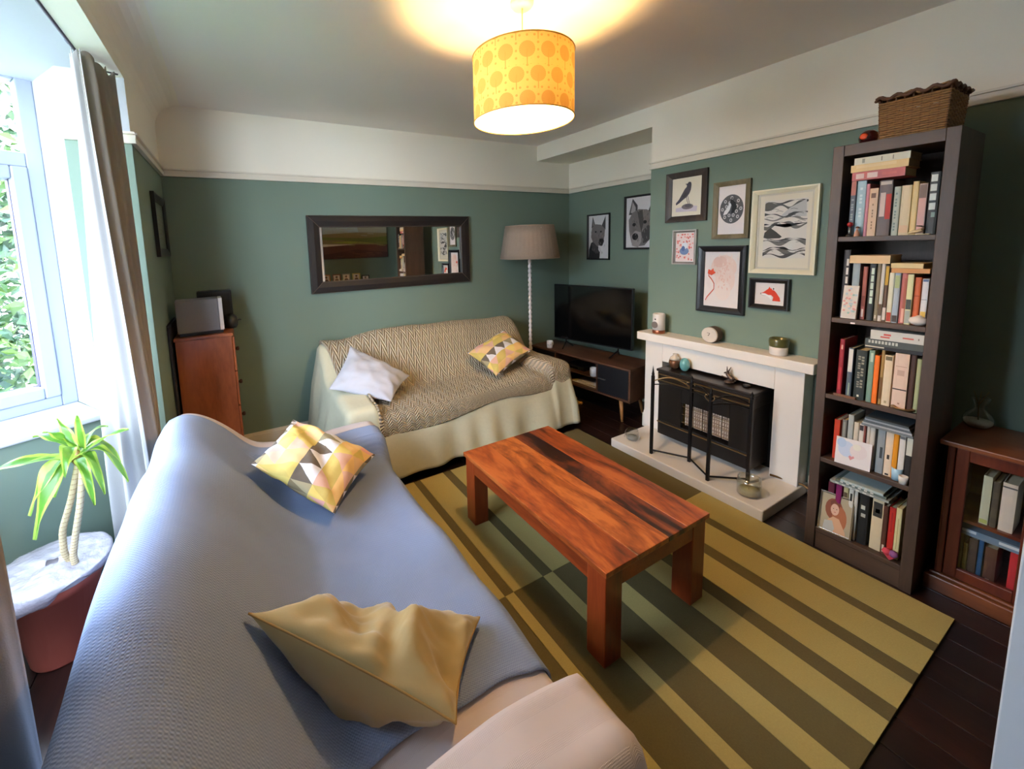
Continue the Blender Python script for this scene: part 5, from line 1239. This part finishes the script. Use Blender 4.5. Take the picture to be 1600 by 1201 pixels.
for (a, b_, h, z, c, l, bd) in [(.335, .36, .215, .353, (224, 214, 176), 'tall cream book on the upper level of the glazed cabinet', [(.02, .1, (206, 206, 110))]),
      (.315, .333, .2, .353, (90, 80, 66), 'narrow dark book between two white ones in the glazed cabinet', ()),
      (.272, .31, .21, .353, (220, 206, 190), 'thick white book on the upper level of the glazed cabinet', [(.9, .93, (90, 90, 90), -1, 1)]),
      (.2, .225, .2, .353, (170, 180, 180), 'pale grey book at the right of the upper cabinet shelf', ()),
      (.392, .412, .18, .1, (168, 164, 110), 'olive-yellow book on the lower level of the glazed cabinet', ()), (.378, .39, .14, .1, (190, 180, 110), 'short yellow book on the lower cabinet shelf', ()),
      (.352, .376, .17, .1, (84, 64, 54), 'brown book on the lower cabinet shelf', ()), (.336, .35, .18, .1, (30, 84, 124), 'blue book on the lower cabinet shelf', ()),
      (.30, .332, .16, .1, (96, 60, 46), 'reddish-brown book on the lower cabinet shelf', [(.02, .12, (200, 190, 180), -.5, .2)]), (.245, .27, .18, .1, (206, 44, 48), 'bright red book on the lower cabinet shelf', ())]:
    book(l, 2.71, a, b_, z, h, .14, c, bd, gcb)
flat('blue and white glossy book lying flat under the cabinet shelf', 2.70, .24, .41, .282, .03, .2, (120, 140, 160), [(.05, .3, (220, 226, 230), .5, .9), (.65, .95, (220, 226, 230), .4, .8)])
t = thing('glass_carafe', 'round-bellied clear glass vase holding white sand and a dry twig on the glazed cabinet', 'vase', (2.93, .425, CT+.001))
MB().lathe([(0, 0), (.03, 0), (.045, .018), (.048, .04), (.038, .065), (.018, .085), (.016, .1), (.03, .135), (.032, .14)], 28).build('glass', M_cg, t, smooth=True)
MB().lathe([(0, .004), (.03, .004), (.042, .018), (.044, .032), (0, .034)], 24).build('sand', mat('white_sand', (214, 210, 200), .8), t, smooth=True)
for q in range(3): MB().tube([(0, 0, .034), (.004*q, .004, .1), (.01-.012*q, -.02+.02*q, .17)], .0022, 6, r1=.001).build('twig', mat('dry_twig', (110, 100, 60), .8), t, smooth=True)

# ================================================================== CORNER CABINET AND ITS LOAD
cc = thing('wooden_cabinet', 'orange-brown wooden drawer cabinet in the far left corner', 'cabinet', (-.04, 3.09, 0), 0)
M_tk = wood('orange_veneer', (120, 60, 34), (154, 84, 50), (172, 100, 62), 'z', 3.5, .3, coat=.3, stretch=.25)
CW, CD, CH = .318, .36, 1.07
MB().box(-CW, 0, 0, CD, .06, CH-.02).build('body', M_tk, cc, bevel=.003)
MB().box(-CW-.006, .008, -.006, CD, CH-.02, CH).build('top', M_tk, cc, bevel=.003)
MB().box(-CW+.01, -.01, .01, CD-.01, 0, .06).build('plinth', M_dk, cc)
for i in range(4):
    z = .08+i*.242
    d_ = MB().box(.001, .014, .012, CD-.012, z, z+.234).build('drawer', M_tk, cc, bevel=.002)
    MB().lathe([(.008, 0), (.016, .012), (.014, .022), (0, .025)], 12, (.014, CD*.45, z+.12), 'x').build('knob', mat('dark_knob', (60, 26, 18), .4), d_, smooth=True)
bd2 = thing('folded_board', 'dark navy folded board standing between the corner cabinet and the left wall', 'board', (-.382, 3.02, 0))
MB().box(0, .012, 0, .42, 0, 1.16).box(-.0, .003, .0, .42, 1.16, 1.17).build('board', mat('navy_board', (26, 30, 44), .6), bd2, bevel=.002)
t = thing('grey_speaker', 'grey rectangular speaker with a pale edge on top of the corner cabinet', 'speaker', (-.205, 3.13, CH+.001), .06)
MB().box(-.135, .105, 0, .14, .02, .235).build('casing', mat('grey_speaker_cloth', (112, 112, 120), .6, var=.08, scale=90), t, bevel=.006)
MB().box(.105, .128, .0, .14, .02, .235).build('edge_panel', mat('pale_plastic', (206, 200, 200), .4), t, bevel=.003)
MB().box(-.125, .12, .005, .13, 0, .02).build('foot_plate', M_bez, t)
t = thing('black_speaker', 'black framed box behind the grey speaker on the corner cabinet', 'speaker', (-.14, 3.33, CH+.001), .06)
MB().box(-.09, .12, -.03, .09, 0, .27).build('casing', M_bez, t, bevel=.006)
MB().box(-.075, .105, -.033, -.03, .02, .25).build('grille', mat('black_grille', (26, 26, 30), .8), t)
t = thing('small_speaker', 'small round black speaker at the right end of the corner cabinet top', 'speaker', (-.035, 3.30, CH+.001))
MB().lathe([(0, 0), (.03, 0), (.042, .02), (.045, .05), (.035, .085), (.015, .1), (0, .102)], 20).build('body', M_bez, t, smooth=True)
MB().tube([(.04, 0, .05), (.055, 0, .055), (.06, 0, .05)], .006, 8).build('knob', M_bez, t, smooth=True)

# ================================================================== CURTAINS
M_taupe = mat('taupe_curtain', (142, 134, 124), .85, var=.06, scale=8, bmp=.15, bscale=300)
M_lining = mat('white_curtain_lining', (166, 164, 164), .85, var=.03, scale=6, bmp=.12, bscale=250)
def curtain(parent, name, m_, top, bot, z1, z0, folds, amp0, amp1, seed, nu=90, nv=40):
    def path(pts, a):
        L = len(pts)-1; s_ = a*L; i = min(int(s_), L-1); f_ = s_-i; f_ = f_
        p, q = Vector(pts[i]), Vector(pts[i+1]); d = (q-p).normalized(); return p.lerp(q, f_), Vector((-d.y, d.x))
    def P(a, c):
        z = z1+(z0-z1)*c; p, n0 = path(top, a); q, n1 = path(bot, a)
        k = min(1, c*1.15); k = k*k*(3-2*k)*.6+k*.4; b_ = p.lerp(q, k); nn = (n0*(1-k)+n1*k).normalized()
        amp = amp0*(1-k)+amp1*k
        wv = amp*(math.sin(2*PI*folds*a+seed+.8*math.sin(c*2+seed))+.35*math.sin(2*PI*folds*2.3*a+seed*2+c*3))
        zz = z + (.012*math.sin(a*folds*14) if c == 0 else 0)
        return (b_.x+nn.x*wv, b_.y+nn.y*wv, zz)
    o = MB().grid(P, nu, nv).build(name, m_, parent, smooth=True, fix=False, solid=.003); return o
cu = thing('curtain', 'taupe curtain with a white lining hanging at the far side of the bay window', 'curtain', (0, 0, 0))
curtain(cu, 'face_fabric', M_taupe, [(-.425, 2.56), (-.445, 2.48), (-.47, 2.32)], [(-.42, 2.56), (-.40, 2.42), (-.392, 2.25)], 2.455, .02, 2.6, .016, .02, .4)
curtain(cu, 'lining', M_lining, [(-.472, 2.315), (-.505, 2.33), (-.52, 2.40)], [(-.394, 2.247), (-.50, 2.30), (-.60, 2.42)], 2.45, .02, 2.2, .008, .022, 1.5)
cu2 = thing('curtain', 'taupe curtain at the near side of the bay window, its edge at the frame corner', 'curtain', (0, 0, 0))
curtain(cu2, 'face_fabric', M_taupe, [(-.46, 1.06), (-.455, .85), (-.42, .66)], [(-.45, 1.075), (-.47, .9), (-.43, .66)], 2.455, .02, 3, .014, .022, .9)
curtain(cu2, 'lining', M_lining, [(-.464, 1.062), (-.50, .9), (-.5, .72)], [(-.455, 1.08), (-.51, .95), (-.55, .75)], 2.45, .02, 2.5, .01, .014, 2.2)

# ================================================================== POTTED PLANT
pl = thing('potted_dracaena', 'variegated dracaena with two bare stems in a plastic-wrapped terracotta pot under the bay window', 'potted plant', (-.735, 2.12, 0))
M_ter = mat('terracotta_red', (168, 82, 66), .5, var=.08)
MB().lathe([(0, 0), (.10, 0), (.105, .01), (.142, .3), (.15, .3), (.155, .35), (.145, .36), (.135, .33), (0, .33)], 36).build('pot', M_ter, pl, smooth=True)
def crumple(x, y, z, k=1): return noise.noise(Vector((x*9, y*9, z*9)))*.006*k+noise.noise(Vector((x*30, y*30, z*30)))*.005*k
mt, n, b = newmat('crumpled_clear_plastic'); b.inputs['Base Color'].default_value = (.48, .44, .48, 1); b.inputs['Roughness'].default_value = .22; b.inputs['Specular IOR Level'].default_value = .8
tr = n.nodes.new('ShaderNodeBsdfTransparent'); ms = n.nodes.new('ShaderNodeMixShader')
n.links.new(math_(n, 'MULTIPLY_ADD', noi(n, coords(n), 14, 4), .5, .05), ms.inputs[0]); n.links.new(b.outputs[0], ms.inputs[1]); n.links.new(tr.outputs[0], ms.inputs[2]); n.links.new(ms.outputs[0], n.nodes['Material Output'].inputs[0])
bump(n, b, noi(n, coords(n), 40, 5), .8, .01)
def wrap(a, c):
    an = 2*PI*a
    if c < .6:
        r_ = .02+.165*c/.6; z = .392+.004*math.sin(an*3)-.01*(c/.6)**4
    else:
        k = (c-.6)/.4; r_ = .187+.012*math.sin(k*PI)-.022*k+.012*math.sin(an*7+2)*k; z = .381-.055*k*(1+.6*math.sin(an*3+1)+.3*math.sin(an*8))
    x, y = r_*math.cos(an), r_*math.sin(an); return (x, y, z+crumple(x, y, z))
MB().grid(wrap, 96, 40).build('plastic_wrap', mt, pl, smooth=True, fix=False)
MB().lathe([(0, .375), (.16, .37), (.172, .35), (.16, .345), (0, .345)], 40, wob=lambda a, h: 1+.02*math.sin(5*a)).build('white_cover', mat('pale_tissue', (150, 142, 146), .6, var=.05), pl, smooth=True)
M_stem = mat('tan_bark', (186, 168, 134), .8, var=.15, scale=30)
def stem(pts, r):
    mb = MB(); P_ = []
    for i in range(len(pts)-1):
        for k in range(7): P_.append(Vector(pts[i]).lerp(Vector(pts[i+1]), k/7))
    P_.append(Vector(pts[-1]))
    for k in range(3): P_ = [P_[0]]+[(P_[i-1]+P_[i]*2+P_[i+1])/4 for i in range(1, len(P_)-1)]+[P_[-1]]
    mb.tube(P_, r, 10); o = mb
    for i, v_ in enumerate(o.v): pass
    ob = o.build('stem', M_stem, pl, smooth=True)
    rg = MB()
    for p in P_[::1]: rg.lathe([(r*.98, -.002), (r*1.1, 0), (r*.98, .002)], 10, tuple(p))
    rg.build('bark_rings', mat('bark_ring', (160, 138, 104), .85), ob)
stem([(.07, -.02, .36), (.045, -.02, .42), (.05, -.02, .52), (.09, -.015, .64), (.125, -.01, .78)], .0115)
stem([(.085, -.05, .36), (.08, -.05, .42), (.095, -.045, .5), (.12, -.035, .62), (.145, -.02, .8)], .0115)
mt, n, b = newmat('striped_leaf'); co = coords(n, (1, 1, 1), 'UV'); spx = n.nodes.new('ShaderNodeSeparateXYZ'); n.links.new(co, spx.inputs[0])
cen = math_(n, 'ABSOLUTE', math_(n, 'SUBTRACT', spx.outputs[0], .5)); edge_ = math_(n, 'GREATER_THAN', math_(n, 'ADD', cen, math_(n, 'MULTIPLY', noi(n, co, 12), .12)), .36)
n.links.new(mixc(n, edge_, mixc(n, noi(n, co, 5), lin((44, 96, 26)), lin((80, 136, 40))), lin((156, 178, 72))), b.inputs['Base Color']); b.inputs['Roughness'].default_value = .35
trl = n.nodes.new('ShaderNodeBsdfTranslucent'); trl.inputs[0].default_value = lin((170, 210, 90)); ms = n.nodes.new('ShaderNodeMixShader'); ms.inputs[0].default_value = .3
n.links.new(b.outputs[0], ms.inputs[1]); n.links.new(trl.outputs[0], ms.inputs[2]); n.links.new(ms.outputs[0], n.nodes['Material Output'].inputs[0]); M_leaf = mt
def leaf(base, tip, wd, arch, side=0, fold=.25):
    B0, T0 = Vector(base), Vector(tip); d = T0-B0
    sd = d.cross(Vector((0, 0, 1))); sd = sd.normalized() if sd.length > .01 else Vector((1, 0, 0))
    up = sd.cross(d).normalized()
    def P(a, c):
        p = B0+d*c+Vector((0, 0, 1))*arch*4*c*(1-c)*.5
        ww = wd*(math.sin(PI*min(1, c**.8*.92+.06))**.75)*(1-.1*c)
        u_ = (a-.5)*2; return p+(sd*math.cos(side)+up*math.sin(side))*ww*u_+up*abs(u_)*ww*fold+up*.006*math.sin(c*11+u_*2)
    MB().grid(P, 6, 18).build('leaf', M_leaf, pl, smooth=True, fix=False)
h0 = Vector((.128, -.01, .80))
tips = [(-.14, -.12, .845, .05, .05, .02), (-.155, .02, .80, .055, .06, .1), (-.02, -.06, .645, .06, .10, .5), (-.005, -.09, .56, .07, .13, .7), (.03, .02, .66, .05, .1, -.4), (.30, -.03, .90, .04, .03, .0),
        (.29, -.09, .70, .055, .14, .3), (.25, .02, .74, .05, .13, -.4), (.22, -.12, .685, .05, .12, .4), (.06, .06, .97, .035, .02, .8), (.15, -.04, 1.0, .05, .02, .9), (.02, .04, .93, .035, .03, .2), (-.03, .1, .90, .04, .04, 0),
        (.20, .12, .88, .045, .06, .2), (.09, .16, .82, .05, .08, 0), (.12, -.14, .80, .055, .09, .6), (.18, -.1, .64, .04, .1, -.5)]
for i, (x, y, z, wd, ar, sdv) in enumerate(tips): leaf(h0+Vector((random.uniform(-.015, .015), random.uniform(-.015, .015), random.uniform(-.02, .03))), (x, y, z-.012), wd*.52, ar*1.25, sdv)
MB().lathe([(.012, 0), (.02, .02), (.012, .05), (0, .07)], 10, (.126, -.012, .775)).build('crown_sheath', mat('dry_sheath', (150, 120, 80), .8), pl, smooth=True)

# ------------------------------------------------------------------ group phrases for look-alikes
for o in D.objects:
    if not o.get('category') or o.get('group'): continue
    l, nm = o['label'], o.name.split('.')[0]
    g = None
    if nm == 'magazine' and 'fourth' in l: g = 'magazines piled on the fourth shelf'
    elif nm == 'magazine': g = 'magazines lying over the bottom shelf books'
    elif nm == 'book' and 'top shelf' in l: g = 'books lying flat on the top shelf'
    elif nm == 'book' and 'second shelf' in l: g = 'books lying flat on the second shelf'
    elif nm == 'book' and 'middle shelf' in l: g = 'books lying flat on the middle shelf'
    elif nm == 'picture_frame' and 'dog' in l: g = 'dog portraits in the alcove'
    elif nm == 'picture_frame' and 'corner' not in l: g = 'framed pictures on the chimney wall'
    elif nm == 'photo_frame': g = 'photo frames on the sideboard'
    elif nm == 'patterned_cushion': g = 'triangle-patterned cushions'
    elif nm == 'curtain': g = 'bay window curtains'
    elif nm == 'tealight_cup': g = 'candle cups on the fourth shelf'
    if g: o['group'] = g
